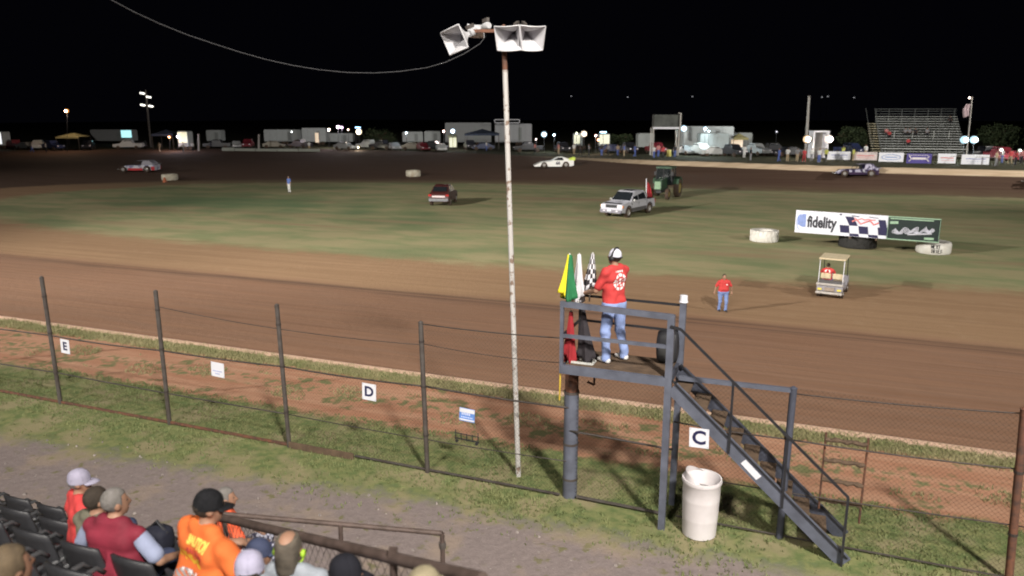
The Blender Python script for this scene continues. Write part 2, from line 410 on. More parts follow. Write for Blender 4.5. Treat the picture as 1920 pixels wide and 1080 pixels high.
# ------------------------------------------------------------------ shared materials
m_post = mat('galvanised_post', (.11, .098, .092), .6, .3, col2=(.07, .055, .05), scale=6)
m_rust = mat('rusty_steel', (.20, .085, .05), .8, .2, col2=(.075, .045, .038), scale=9, bump=.3)
m_wire = mat('fence_wire', (.075, .062, .058), .6, .5, scale=20)
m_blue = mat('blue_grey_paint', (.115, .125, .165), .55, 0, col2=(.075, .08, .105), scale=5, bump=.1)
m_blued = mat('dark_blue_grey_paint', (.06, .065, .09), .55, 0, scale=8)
m_black = mat('black_steel', (.022, .022, .026), .5, 0, scale=8)
m_wood = mat('weathered_wood', (.13, .085, .055), .85, col2=(.07, .045, .03), scale=5, bump=.3)
m_wht = mat('white_sheet', (.66, .66, .72), .5, var=.04, scale=5)
m_ink = mat('navy_ink', (.02, .02, .07), .5)
m_blk = mat('black_plastic', (.022, .022, .026), .55, scale=9)
m_rub = mat('black_rubber', (.028, .027, .027), .85, scale=9, bump=.2)
m_brown = mat('brown_pipe_paint', (.12, .085, .075), .55, .1, col2=(.06, .042, .036), scale=7, bump=.1)
FS = 11.53
# ------------------------------------------------------------------ chain link fence
ft = [-22.0, -18.8, -15.66, -12.40, -9.29, -6.18, .02, 3.12, 6.3]
fence = empty('chain_link_fence', W(-7, FS, 0), 0, 'tall chain link fence of dark pipe posts along the near side of the track', 'fence')
FO = W(-7, FS, 0)
def FW(t, s, z): return W(t, s, z)-FO
tops = {-15.66: (-.03, 2.98), -12.40: (0, 2.94), -9.29: (-.05, 2.93), -6.18: (-.05, 2.9), .02: (.02, 2.5), 3.12: (-.16, 2.62)}
for t in ft:
    dx, h = tops.get(t, (0, 2.9)); r = .045 if t < 3 else .055
    if t == .02: r = .055
    mb = MB(); mb.cyl(FW(t, FS, 0), FW(t, FS, h)+Vector((dx, 0, 0)), r, n=10)
    mb.cyl(FW(t, FS, h)+Vector((dx, 0, 0)), FW(t, FS, h+.03)+Vector((dx, 0, 0)), r*1.15, r*.4, n=10)
    m = m_post if t < 0 else (m_blued if t < 1 else m_rust)
    mb.build('post', m, fence, auto=40)
    for z in (.75, 1.7, 2.55):
        if z < h-.1: MB().cyl(FW(t, FS, z-.02)+Vector((dx*z/h, 0, 0)), FW(t, FS, z+.02)+Vector((dx*z/h, 0, 0)), r*1.15, n=10).build('tie_band', m_wire, fence)
def sag(mb, t0, t1, z0, z1, sg, r, s=FS, n=10):
    mb.tube([FW(t0+(t1-t0)*k/n, s, z0+(z1-z0)*k/n-sg*4*(k/n)*(1-k/n)) for k in range(n+1)], r, 5)
for (t0, t1, z0, z1, sg, r) in [(-22, -15.66, 1.62, 1.64, .02, .017), (-15.66, -12.4, 1.64, 1.66, .03, .017), (-12.4, -9.29, 1.66, 1.69, .02, .017), (-9.29, -6.18, 1.69, 1.70, .03, .017), (-6.18, -3.45, 1.70, 1.68, .02, .019),
                              (.02, 3.12, 1.68, 1.73, .03, .013), (3.12, 6.3, 1.73, 1.7, .03, .013), (-3.45, -1.7, 1.27, 1.22, 0, .02), (-1.7, .02, 1.70, 1.68, .02, .013),
                              (-22, -15.66, .76, .76, .02, .015), (-15.66, -9.29, .76, .70, .02, .015), (-9.29, -3.45, .70, .70, .04, .010), (-1.5, 3.12, .80, .88, .03, .011), (3.12, 6.3, .88, .8, .03, .01),
                              (-12.4, -6.18, 2.62, 2.48, .10, .008), (-6.18, -3.45, 2.87, 2.90, .03, .012), (-6.18, -3.45, 2.50, 2.47, .05, .008), (.02, 3.12, 2.42, 2.55, .03, .011), (3.12, 6.3, 2.55, 2.5, .03, .011)]:
    mb = MB(); sag(mb, t0, t1, z0, z1, sg, r); mb.build('tension_wire', m_wire, fence, smooth=True)
mb = MB(); mb.bar(FW(-1.66, FS, 2.45), FW(.02, FS, 2.47), .06, .07); mb.build('brace_rail', m_blue, fence)
for (a, b) in [(-22, -18.8), (-18.8, -15.66), (-15.66, -12.4), (-12.4, -9.29)]:
    mb = MB(); mb.bar(FW(a, FS, .05), FW(b, FS, .05), .035, .05); mb.build('bottom_rail', m_rust, fence)
mb = MB(); mb.box((0, 0, 0), (1.5, .03, .13)); o = mb.build('base_board', m_wood, fence, loc=FW(-8.5, FS-.05, .07)); o.rotation_euler.z = FENCE_RZ
mb = MB(); mb.bar(FW(-7.75, FS, .07), FW(-3.6, FS, .06), .03, .03); mb.bar(FW(-3.3, FS, .08), FW(-1.8, FS, .06), .035, .035); mb.bar(FW(-1.6, FS, .06), FW(3.1, FS, .06), .02, .02); mb.build('bottom_rail', m_post, fence)
# woven wire: every wire of the mesh as a real strand
def weave(t0, t1, z0, z1, sp, r, s=FS+.05):
    vs = []; fs = []; H = z1-z0; t = t0-H
    while t < t1:
        for sg in (1, -1):
            a0, a1 = (t, t+H) if sg > 0 else (t+H, t)
            # clip
            def zt(tt): return z0+(tt-t)*1.0 if sg > 0 else z1-(tt-t)*1.0
            lo = max(t, t0); hi = min(t+H, t1)
            if hi-lo < .02: continue
            A = FW(lo, s, zt(lo)); B = FW(hi, s, zt(hi)); k0 = len(vs); offs = [Vector((0, 0, r)), UV*r*.87-Vector((0, 0, r*.5)), -UV*r*.87-Vector((0, 0, r*.5))]
            ofs = NV*(.003*sg)
            vs += [tuple(A+o_+ofs) for o_ in offs]+[tuple(B+o_+ofs) for o_ in offs]
            fs += [(k0, k0+1, k0+4, k0+3), (k0+1, k0+2, k0+5, k0+4), (k0+2, k0, k0+3, k0+5)]
        t += sp
    return vs, fs
mb = MB()
for (a, b, z1) in [(-22, -6.18, 1.66), (-6.18, -3.5, 2.8), (-3.4, -1.75, 2.3), (-1.6, .02, 2.4), (.02, 6.3, 2.5)]:
    vs, fs = weave(a, b, .05, z1, .075, .0016); mb.add(vs, fs)
o = mb.build('wire_mesh', m_wire, fence); o['kind'] = 'stuff'

# ------------------------------------------------------------------ signs hung on the fence
def sheet_sign(t, z, wd, ht, txt, label, tilt=0, size=.2, mt=None, s=FS-.03):
    r = empty('sign', W(t, s, z), FENCE_RZ, label, 'sign'); r.rotation_euler.y = tilt
    MB().box((0, 0, 0), (wd, .006, ht)).build('panel', mt or m_wht, r, bevel=.002)
    if txt:
        tm = text_mb(txt, size, .002, .006*size/.2); shift(tm, (0, -.006, .0)); tm.build('lettering', m_ink, r)
    mb = MB()
    for sx in (-1, 1):
        for sz in (-1, 1): mb.cyl((sx*(wd/2-.02), -.008, sz*(ht/2-.02)), (sx*(wd/2-.02), .04, sz*(ht/2-.02)), .005, n=6)
    mb.build('cable_tie', m_black, r)
    return r
sheet_sign(-15.22, 1.44, .27, .33, 'E', 'white sheet with a dark letter E tied to the fence at the far left', .05, .26)
r = sheet_sign(-10.92, 1.43, .33, .31, '', 'white sheet with faint small blue print hanging left of the letter D sheet', .05)
m_pale = mat('pale_blue_print', (.35, .38, .62), .6)
mb = MB()
for k in range(9): mb.box((-.11+k*.027, -.006, -.03), (.018, .004, .022))
for k in range(4): mb.box((-.05+k*.03, -.006, -.085), (.02, .004, .022))
mb.build('print_line', m_pale, r)
sheet_sign(-7.35, 1.44, .30, .33, 'D', 'white sheet with a dark letter D tied to the fence', .03, .27)
sheet_sign(-1.24, 1.70, .295, .315, 'C', 'white sheet with a dark letter C beside the flag stand stairs', -.03, .30, s=11.03)
mg = mat('blue_fade_panel', (.12, .25, .62), .5, var=.1, scale=2)
r = sheet_sign(-5.34, 1.28, .30, .25, '', 'small blue and white printed sign above the wire rack on the fence', .05, mt=mg)
MB().box((0, -.005, .08), (.29, .004, .075)).box((0, -.005, -.095), (.29, .004, .028)).build('white_band', m_wht, r)
mb = MB()
for k in range(5): mb.box((-.09+k*.035, -.006, .015+.004*(k % 2)), (.024, .004, .04))
for k in range(7): mb.box((-.1+k*.033, -.006, -.045), (.02, .004, .02))
mb.build('print_line', mat('white_blue_print', (.62, .68, .9), .5), r)
# small rack below it
r = empty('wire_rack', W(-5.34, FS-.05, .82), FENCE_RZ, 'dark wire rack with short prongs hooked on the fence under the small blue sign', 'rack')
mb = MB(); mb.bar((-.24, 0, 0), (.24, 0, -.02), .018, .018); mb.bar((-.24, .0, .10), (.24, 0, .08), .012, .012); mb.build('crossbar', m_black, r)
for k in range(5):
    x = -.22+k*.11; MB().tube([(x, 0, -.03), (x, -.01, .08), (x, .0, .16 if k in (0, 4) else .11)], .009, 6).build('prong', m_black, r)
for x in (-.2, .19): MB().lathe([(0, -.012), (.028, -.012), (.028, .012), (0, .012)], 12, (x, 0, -.055), axis='y').build('caster', m_black, r)
# ladder hanging on the fence
r = empty('ladder', W(.84, FS+.09, .48), FENCE_RZ, 'rusty pipe ladder with four thick rungs hanging behind the fence', 'ladder')
for x in (-.29, .29): MB().cyl((x, 0, -.03 if x > 0 else .1), (x, 0, 1.36), .016, n=8).build('rail', m_rust, r)
for k in range(4):
    z = .26+k*.33; mb = MB(); pts = [(-.29+.58*j/8, 0, z+.012*math.sin(j*2.1+k)) for j in range(9)]
    mb.tube(pts, [.036+.009*math.sin(j*2.7+k) for j in range(9)], 8); mb.build('rung', m_wood, r)

# ------------------------------------------------------------------ loudspeaker pole
mpole = mat('peeling_white_pole', (.44, .42, .41), .7, col2=(.20, .14, .11), scale=8, thr=.40, bump=.3, detail=6)
pb = Vector((.12, 12.84, 0)); ptop = Vector((-.125, 12.84, 7.55)); PD = ptop-pb
pole = empty('speaker_pole', pb, 0, 'tall leaning white painted steel pole with rust patches carrying horn loudspeakers', 'pole')
MB().tube([(0, 0, -.05), PD*.5, PD*.955], [.048, .046, .043], 14).build('shaft', mpole, pole, auto=50)
MB().tube([PD*.95, PD*1.0], [.043, .042], 12).build('upper_pipe', m_rust, pole, auto=50)
MB().tube([PD*1.0, PD*1.01+Vector((0, .12, .1)), PD*1.05+Vector((0, .16, 0))], [.04, .035, .03], 10).build('mast_tip', m_rust, pole, auto=50)
mb = MB(); mb.bar(PD*1.035+Vector((-.55, .17, .02)), PD*1.035+Vector((.42, .17, .02)), .05, .05); mb.build('crossarm', m_rust, pole)
mhorn = mat('white_horn_shell', (.56, .55, .58), .45, var=.08, scale=4)
mhornd = mat('grey_horn_throat', (.42, .42, .44), .6)
def horn(name, loc, rz, tilt, wd, ht, dp, label, fan=.55, group='horn loudspeakers on the pole'):
    """sectoral horn: mouth arc bulges toward -y, throat at +y"""
    r = empty(name, loc, 0, label, 'loudspeaker', group); r.rotation_euler = (tilt, 0, rz)
    n = 10; m = 8; grid = []
    for i in range(n+1):            # across
        for j in range(m+1):        # throat -> mouth
            k = j/m; f = .12+.88*k**1.5; a = (i/n-.5)*2*fan
            R = wd/2/math.sin(fan); x = math.sin(a)*R*f*(1 if k > 0 else 1); y = -dp*k-(math.cos(a)-math.cos(fan))*R*k
            grid.append((x, y, f))
    def wall(sz):
        vs = [(x, y, sz*ht/2*f) for x, y, f in grid]
        fs = [(i*(m+1)+j, i*(m+1)+j+1, (i+1)*(m+1)+j+1, (i+1)*(m+1)+j) for i in range(n) for j in range(m)]
        return vs, fs
    mb = MB(); mb.add(*wall(1)); mb.add(*wall(-1))
    for i in (0, n):
        vs = [(grid[i*(m+1)+j][0], grid[i*(m+1)+j][1], sz*ht/2*grid[i*(m+1)+j][2]) for j in range(m+1) for sz in (-1, 1)]
        mb.add(vs, [(2*j, 2*j+1, 2*j+3, 2*j+2) for j in range(m)])
    o = mb.build('horn_shell', mhorn, r); md = o.modifiers.new('thickness', 'SOLIDIFY'); md.thickness = .012; md.offset = 0
    mb = MB(); mb.box((0, .0, 0), (wd*.13, .02, ht*.13)); mb.build('throat', mhornd, r)
    MB().lathe([(0, .03), (.055, .03), (.065, .06), (.065, .17), (.05, .20), (0, .20)], 16, (0, 0, 0), axis='y').build('driver', mhornd, r, auto=40)
    MB().box((0, .10, .10), (.05, .16, .06)).build('bracket', m_post, r)
    # rim
    mb = MB(); P = [Vector((grid[i*(m+1)+m][0], grid[i*(m+1)+m][1], 0)) for i in range(n+1)]
    for sz in (-1, 1): mb.tube([p+Vector((0, 0, sz*ht/2)) for p in P], .011, 5)
    for p in (P[0], P[-1]): mb.tube([p-Vector((0, 0, ht/2)), p+Vector((0, 0, ht/2))], .011, 5)
    mb.build('rim', mhorn, r)
    return r
hc = ds(974, 64, 12.2)
horn('horn_loudspeaker', ds(966, 60, 12.3), -.36, .36, .42, .38, .34, 'white horn loudspeaker at the pole top, middle one, mouth turned slightly left')
horn('horn_loudspeaker', ds(985, 60, 12.35), .30, .36, .42, .38, .34, 'white horn loudspeaker at the right end of the pole top')
rr = horn('horn_loudspeaker', ds(878, 64, 12.35), -1.0, .40, .46, .37, .34, 'white horn loudspeaker tilted down at the left end of the pole top')
rr.rotation_euler = (.35, -.22, -.80)
horn('horn_loudspeaker', ds(906, 52, 12.75), -2.6, .1, .30, .2, .26, 'small white horn loudspeaker behind the left one, facing the track')
mb = MB(); cp = [(912, 66, 12.5), (900, 82, 12.3), (870, 101, 12), (835, 117, 11.7), (800, 127, 11.4), (750, 134, 11), (700, 137, 10.7), (650, 136, 10.4), (600, 131, 10.1), (550, 123, 9.8), (500, 112, 9.5), (450, 98, 9.2), (400, 82, 8.9), (350, 65, 8.6), (300, 45, 8.3), (250, 22, 8.0), (205, -2, 7.7), (120, -55, 7.3)]
mb.tube([ds(*q) for q in cp], .0065, 6)
tag(mb.build('hanging_cable', mat('grey_cable', (.06, .06, .065), .7), smooth=True), 'thin dark cable sagging from the loudspeaker pole up to the upper left', 'cable')

# ------------------------------------------------------------------ flag stand
st = empty('flag_stand', W(-2.6, 11.6, 0), FENCE_RZ, 'blue grey steel flag stand with railed platform and stairs overhanging the fence', 'flag stand')
def L_(t, s, z): return (t+2.6, s-11.6, z)
def sbar(name, pts, wd, ht, m, bev=.004):
    mb = MB()
    for a, b in zip(pts[:-1], pts[1:]): mb.bar(L_(*a), L_(*b), wd, ht)
    return mb.build(name, m, st)
T0, T1, S0, S1, DZ = -3.45, -1.76, 11.13, 12.05, 2.56
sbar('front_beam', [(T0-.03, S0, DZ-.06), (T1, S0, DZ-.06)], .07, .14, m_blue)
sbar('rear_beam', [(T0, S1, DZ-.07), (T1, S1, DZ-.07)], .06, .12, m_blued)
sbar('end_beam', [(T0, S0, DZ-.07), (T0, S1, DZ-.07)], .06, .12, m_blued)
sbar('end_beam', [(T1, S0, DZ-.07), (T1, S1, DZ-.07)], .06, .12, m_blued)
n = 6
for k in range(n):
    s = S0+.06+(S1-S0-.10)*(k+.5)/n; mb = MB(); mb.box(L_((T0+T1)/2, s, DZ-.0), (T1-T0-.04, (S1-S0-.12)/n-.008, .03)); mb.build('deck_board', m_wood, st, bevel=.003)
sbar('leg', [(T1, S0+.01, 0), (T1, S0+.01, 3.56)], .105, .09, m_blue)
sbar('leg', [(-1.74, 12.0, 0), (-1.72, 12.02, 3.56)], .10, .10, m_blue)
mb = MB(); mb.cyl(L_(-3.45, 11.64, 0), L_(-3.45, 11.64, 1.95), .125, n=16); mb.build('support_pipe', m_blue, st, auto=40)
mb = MB(); mb.cyl(L_(-3.45, 11.64, 1.95), L_(-3.45, 11.64, 2.45), .115, n=16); mb.build('support_sleeve', m_rust, st, auto=40)
mb = MB()
for z in (.35, 1.0, 1.93): mb.cyl(L_(-3.45, 11.64, z-.02), L_(-3.45, 11.64, z+.02), .133, n=16)
mb.build('clamp_band', m_post, st, auto=40)
sbar('rail_post', [(T0-.03, S0, DZ-.13), (T0-.03, S0, 3.60)], .055, .055, m_blue)
sbar('top_rail', [(T0-.06, S0, 3.58), (T1+.03, S0, 3.53)], .06, .09, m_blue)
sbar('mid_rail', [(T0-.03, S0, 3.06), (T1, S0, 3.06)], .045, .055, m_blue)
sbar('rear_rail', [(T0, S1, 3.52), (-1.72, S1, 3.50)], .035, .035, m_black)
sbar('rear_rail', [(T0, S1, 3.09), (-1.72, S1, 3.06)], .035, .035, m_black)
sbar('end_rail', [(T0, S0, 3.58), (T0, S1, 3.58)], .035, .035, m_black)
sbar('end_rail', [(T0, S0, 3.08), (T0, S1, 3.08)], .035, .035, m_black)
sbar('rail_post', [(T0, S1, DZ-.1), (T0, S1, 3.55)], .04, .04, m_black)
# stairs
sa0, sa1 = (-1.70, 2.52), (.93, .0)
def sl(t): return sa0[1]+(t-sa0[0])*(sa1[1]-sa0[1])/(sa1[0]-sa0[0])
for s in (11.13, 11.93):
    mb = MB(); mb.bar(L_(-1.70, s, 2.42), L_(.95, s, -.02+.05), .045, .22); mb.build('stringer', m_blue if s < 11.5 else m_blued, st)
    mb = MB(); mb.bar(L_(-1.70, s-.02, 2.54), L_(.98, s-.02, .12), .05, .022); mb.build('stringer_lip', m_black, st)
for k in range(10):
    t = -1.58+k*.265; z = sl(t)-.06
    if z > .06: mb = MB(); mb.box(L_(t+.02, 11.53, z), (.24, .74, .035)); mb.build('stair_tread', m_wood, st, bevel=.004)
sbar('handrail', [(T1, 11.09, 3.40), (-1.60, 11.09, 3.36), (.90, 11.05, 1.12), (.90, 11.05, -.02)], .035, .035, m_black)
sbar('handrail_post', [(-.80, 11.08, 2.65), (-.80, 11.1, 1.5)], .035, .035, m_black)
sbar('handrail_post', [(.02, 11.08, 1.9), (.02, 11.1, .75)], .035, .035, m_black)
o = sbar('notice_label', [(-.58, 11.1, 1.40), (-.34, 11.1, 1.17)], .006, .10, m_wht)
mb = MB(); mb.cyl(L_(T0-.06, S0+.02, 1.95), L_(T0-.05, S0+.02, 2.5), .014, n=8); mb.build('yellow_rod', mat('yellow_paint', (.55, .38, .05), .5), st)
sbar('hanger', [(T0+.28, S1, 2.45), (T0+.28, S1, 1.95), (T0+.16, S1, 1.99)], .03, .03, m_rust)
# rack that holds the lower flags
r = empty('flag_rack', W(-3.30, 11.30, DZ+.015), FENCE_RZ, 'small white floor rack holding the red and black flags on the platform', 'flag rack')
MB().bar((-.10, -.05, .02), (.30, -.05, .02), .03, .03).bar((-.10, .15, .02), (.30, .15, .02), .03, .03).bar((-.10, -.05, .02), (-.10, .15, .02), .03, .03).bar((.30, -.05, .02), (.30, .15, .02), .03, .03).build('base_frame', mat('dirty_white_steel', (.5, .5, .48), .6), r)
for x in (-.10, .10, .30): MB().bar((x, .05, .02), (x, .05, .14), .02, .02).build('socket', m_post, r)

# flags -------------------------------------------------------------
def flag(loc, lean, h, cols, label, rtop=.03, rbot=.13, drop=.62, up=True, chk=False, th=0, seed=1, rstick=.013):
    r = empty('flag', loc, FENCE_RZ, label, 'flag', None); r.rotation_euler = (lean[1], lean[0], FENCE_RZ)
    MB().cyl((0, 0, 0), (0, 0, h), rstick, n=8).build('stick', m_stick, r)
    rnd = random.Random(seed); nA = 48; nZ = 14
    for ci, (mt, a0, a1) in enumerate(cols):
        mb = MB(); m = max(6, int(nA*(a1-a0)/(2*PI))); vs = []; fs = []; mi = []
        for j in range(nZ+1):
            k = j/nZ; R = rtop+(rbot-rtop)*k
            for i in range(m+1):
                a = a0+(a1-a0)*i/m; f = 1+.28*math.sin(a*5+seed)*k+.12*math.sin(a*11+seed*2)*k
                vs.append((R*f*math.cos(a), R*f*math.sin(a)*.75, h-.02-drop*k*(1+.10*math.cos(a*2+seed)*k)))
        for j in range(nZ):
            for i in range(m):
                fs.append((j*(m+1)+i, j*(m+1)+i+1, (j+1)*(m+1)+i+1, (j+1)*(m+1)+i)); mi.append(((i//4)+(j//2)) % 2 if chk else 0)
        mb.v = vs; mb.f = fs; mb.m = mi
        o = mb.build('cloth', [mt, m_ink2] if chk else mt, r, smooth=True); md = o.modifiers.new('thickness', 'SOLIDIFY'); md.thickness = .006
    return r
m_stick = mat('white_stick', (.7, .68, .64), .6)
m_ink2 = mat('black_cloth', (.03, .025, .03), .9)
fy = mat('yellow_cloth', (.85, .72, .03), .8, var=.08); fg = mat('green_cloth', (.02, .16, .06), .8); fw = mat('white_cloth', (.66, .64, .68), .8, var=.08); fr = mat('red_cloth', (.30, .018, .025), .8)
flag(W(-3.43, 11.24, 3.58), (.03, 0), .80, [(fy, PI*.75, PI*1.45), (fg, PI*1.45, PI*2.75)], 'yellow and green flags furled together on a white stick at the platform corner', rbot=.135, drop=.68, seed=2)
flag(W(-3.36, 11.30, 3.55), (-.06, 0), .80, [(fg, 0, 2*PI)], 'green flag half hidden beside the yellow one with its white stick showing', rbot=.05, drop=.62, seed=6)
flag(W(-3.36, 11.62, 3.50), (0, 0), .82, [(fw, 0, 2*PI)], 'plain white flag hanging furled between the yellow and the checkered flags', rbot=.10, drop=.74, seed=4)
flag(W(-3.26, 11.93, 3.45), (.05, 0), .84, [(fw, 0, 2*PI)], 'black and white checkered flag hanging furled beside the flagman', rbot=.11, drop=.60, chk=True, seed=5)
flag(W(-3.40, 11.30, 2.60), (.02, 0), .84, [(fr, 0, 2*PI)], 'red flag hanging in the lower rack on the platform', rbot=.10, drop=.80, seed=8)
flag(W(-3.12, 11.38, 2.60), (-.10, 0), .88, [(m_ink2, 0, 2*PI)], 'black flag hanging in the lower rack next to the red one', rbot=.13, drop=.82, seed=9)
# cup on the post, backpack
r = empty('bucket', W(-1.72, 12.02, 3.56), 0, 'small white plastic cup turned upside down on the stand corner post', 'cup')
MB().lathe([(.068, 0), (.062, .11), (.055, .115), (0, .115)], 18).build('body', m_wht, r, auto=40)
MB().lathe([(.055, .0), (.074, 0), (.074, .012), (.066, .014)], 18).build('rim', m_wht, r)
r = empty('backpack', W(-1.92, 11.90, DZ+.015), FENCE_RZ, 'black backpack standing on the platform in the corner by the stairs', 'backpack')
def puff(sx, sy, sz, n=4):
    bm = bmesh.new(); bmesh.ops.create_cube(bm, size=1); bmesh.ops.subdivide_edges(bm, edges=bm.edges, cuts=3, use_grid_fill=True)
    mb = MB()
    for v in bm.verts:
        c_ = v.co.copy(); d = c_.normalized()*.62; c_ = c_.lerp(d, .45); v.co = Vector((c_.x*sx, c_.y*sy, c_.z*sz))
    bm.verts.ensure_lookup_table(); mb.add([v.co for v in bm.verts], [[v.index for v in f.verts] for f in bm.faces]); bm.free(); return mb
shift(puff(.34, .24, .50), (0, 0, .26)).build('bag', m_blk, r, smooth=True)
shift(puff(.26, .12, .24), (0, -.13, .16)).build('pocket', m_rub, r, smooth=True)
MB().tube([(-.05, .03, .47), (0, .03, .53), (.05, .03, .47)], .01, 6).build('handle', m_blk, r)
for x in (-.1, .1): MB().tube([(x, .11, .44), (x*1.3, .17, .28), (x, .12, .06)], .014, 6).build('strap', m_blk, r)

# ------------------------------------------------------------------ white plastic barrel
mbar = mat('dirty_white_plastic', (.66, .62, .64), .5, col2=(.56, .52, .53), scale=3)
r = empty('trash_barrel', W(-1.18, 11.23, 0), FENCE_RZ-.1, 'dirty white plastic barrel with a cut open rim standing by the stairs', 'barrel')
prof = [(.0, .0), (.24, .0), (.262, .02), (.275, .30), (.2765, .31), (.2765, .325), (.276, .335), (.286, .62), (.2875, .63), (.2875, .645), (.287, .655), (.290, .88), (.303, .90), (.312, .93), (.304, .97), (.285, .97), (.278, .94), (.26, .88), (.245, .08), (0, .06)]
MB().lathe(prof, 36).build('drum', mbar, r, auto=35)
mb = MB(); vs = []; m = 14
for j in range(5):
    for i in range(m+1):
        a = PI*.55+PI*1.0*i/m; k = j/4; vs.append(((.275-.02*k)*math.cos(a), (.275-.02*k)*math.sin(a), .96+.13*k*math.sin(PI*i/m)))
mb.add(vs, [(j*(m+1)+i, j*(m+1)+i+1, (j+1)*(m+1)+i+1, (j+1)*(m+1)+i) for j in range(4) for i in range(m)])
mb.build('torn_lip', mbar, r, smooth=True)
mb = puff(.40, .40, .3); shift(mb, (0, 0, .62)).build('bin_liner', mat('grey_bag', (.35, .33, .33), .6, var=.3), r, smooth=True)
# ------------------------------------------------------------------ figures: bodies grown as one continuous surface from a distance field
def field(prims, P, k):
    D = None
    for pr in prims:
        if pr[0] == 'e':
            _, c_, r_, R = pr; q = P-np.array(c_, np.float32)
            if R is not None: q = q @ np.array(R, np.float32)
            r_ = np.array(r_, np.float32); n0 = np.sqrt(((q/r_)**2).sum(-1)); n1 = np.sqrt(((q/(r_*r_))**2).sum(-1)); d = n0*(n0-1)/np.maximum(n1, 1e-6)
        else:
            a, b, ra, rb = pr; a = np.array(a, np.float32); b = np.array(b, np.float32); ba = b-a
            h = np.clip(((P-a) @ ba)/max(float(ba @ ba), 1e-9), 0, 1); d = np.sqrt(((P-a-h[..., None]*ba)**2).sum(-1))-(ra+h*(rb-ra))
        if D is None: D = d
        else: h = np.clip(.5+.5*(D-d)/k, 0, 1); D = D*(1-h)+d*h-k*h*(1-h)
    return D
def grow(prims, res=.02, k=.03, cut=None, fold=0):
    lo = np.full(3, 1e9); hi = -lo
    for pr in prims:
        if pr[0] == 'e': c_ = np.array(pr[1]); r = max(pr[2]); lo = np.minimum(lo, c_-r); hi = np.maximum(hi, c_+r)
        else:
            for p, r in ((pr[0], pr[2]), (pr[1], pr[3])): p = np.array(p); lo = np.minimum(lo, p-r); hi = np.maximum(hi, p+r)
    lo -= res*2.5+k*.3; hi += res*2.5+k*.3; nn = np.ceil((hi-lo)/res).astype(int)+1
    ax = [lo[i]+np.arange(nn[i])*res for i in range(3)]
    G = np.stack(np.meshgrid(*ax, indexing='ij'), -1).astype(np.float32)
    V = field(prims, G, k)
    if fold:
        x, y, z = G[..., 0], G[..., 1], G[..., 2]
        V = V+fold*(np.sin(x*23+z*17+2.2*np.sin(z*13+y*9))*.5+np.sin(z*38-x*21+1.7*np.sin(x*17+y*15))*.35+np.sin(y*31+z*11-x*12)*.35)
    if cut is not None: V = np.maximum(V, cut(G))
    s = V < 0; nx, ny, nz = V.shape
    cs = [(i, j, l) for i in (0, 1) for j in (0, 1) for l in (0, 1)]
    def sl_(A, c_): return A[c_[0]:nx-1+c_[0], c_[1]:ny-1+c_[1], c_[2]:nz-1+c_[2]]
    cnt = sum(sl_(s, c_).astype(int) for c_ in cs); act = (cnt > 0) & (cnt < 8)
    acc = np.zeros(act.shape+(3,), np.float32); num = np.zeros(act.shape, np.float32)
    for c0 in cs:
        for d in range(3):
            if c0[d]: continue
            c1 = list(c0); c1[d] = 1; v0 = sl_(V, c0); v1 = sl_(V, c1); x = (v0 < 0) != (v1 < 0)
            t = np.where(x, v0/np.where(x, v0-v1, 1), 0); p = np.zeros(act.shape+(3,), np.float32)
            for q in range(3): p[..., q] = c0[q]
            p[..., d] += t; acc += p*x[..., None]; num += x
    idx = -np.ones(act.shape, int); A = np.argwhere(act); idx[act] = np.arange(len(A))
    vs = (A+acc[act]/num[act][:, None])*res+lo
    fs = []
    for d in range(3):
        u_, v_ = [(1, 2), (2, 0), (0, 1)][d]
        s0 = np.take(s, range(V.shape[d]-1), d); s1 = np.take(s, range(1, V.shape[d]), d); E = np.argwhere(s0 != s1)
        E = E[(E[:, u_] > 0) & (E[:, v_] > 0) & (E[:, u_] < V.shape[u_]-1) & (E[:, v_] < V.shape[v_]-1)]
        a = E.copy(); b = E.copy(); b[:, u_] -= 1; c_ = b.copy(); c_[:, v_] -= 1; e = E.copy(); e[:, v_] -= 1
        q = np.stack([idx[tuple(a.T)], idx[tuple(b.T)], idx[tuple(c_.T)], idx[tuple(e.T)]], 1)
        fl = s0[tuple(E.T)]; q[fl] = q[fl][:, ::-1]; fs.append(q)
    mb = MB(); mb.v = vs.tolist(); mb.f = np.concatenate(fs).tolist(); mb.m = [0]*len(mb.f); return mb
def rot_pt(p, c_, R): return tuple(R @ (Vector(p)-Vector(c_))+Vector(c_))

m_skin = mat('tan_skin', (.30, .165, .11), .6, var=.06, scale=12); m_skin2 = mat('ruddy_skin', (.46, .22, .15), .6, var=.06, scale=12)
m_jean = mat('blue_jeans', (.18, .25, .48), .85, col2=(.13, .19, .40), scale=7, bump=.3)
m_jeand = mat('dark_jeans', (.04, .05, .10), .85, scale=9)
m_shoe = mat('white_shoe', (.7, .68, .68), .6); m_shoeb = mat('dark_shoe', (.03, .03, .035), .6)
m_redt = mat('red_tshirt', (.50, .045, .045), .85, var=.12, scale=5, bump=.2)
m_hairg = mat('grey_hair', (.17, .155, .15), .9, col2=(.12, .11, .10), scale=22, detail=10, bump=.5); m_hairb = mat('dark_brown_hair', (.040, .028, .02), .85, col2=(.025, .018, .013), scale=22, detail=10, bump=.5)
m_hairl = mat('light_brown_hair', (.12, .085, .05), .85, col2=(.07, .05, .032), scale=14, detail=10, bump=.6)

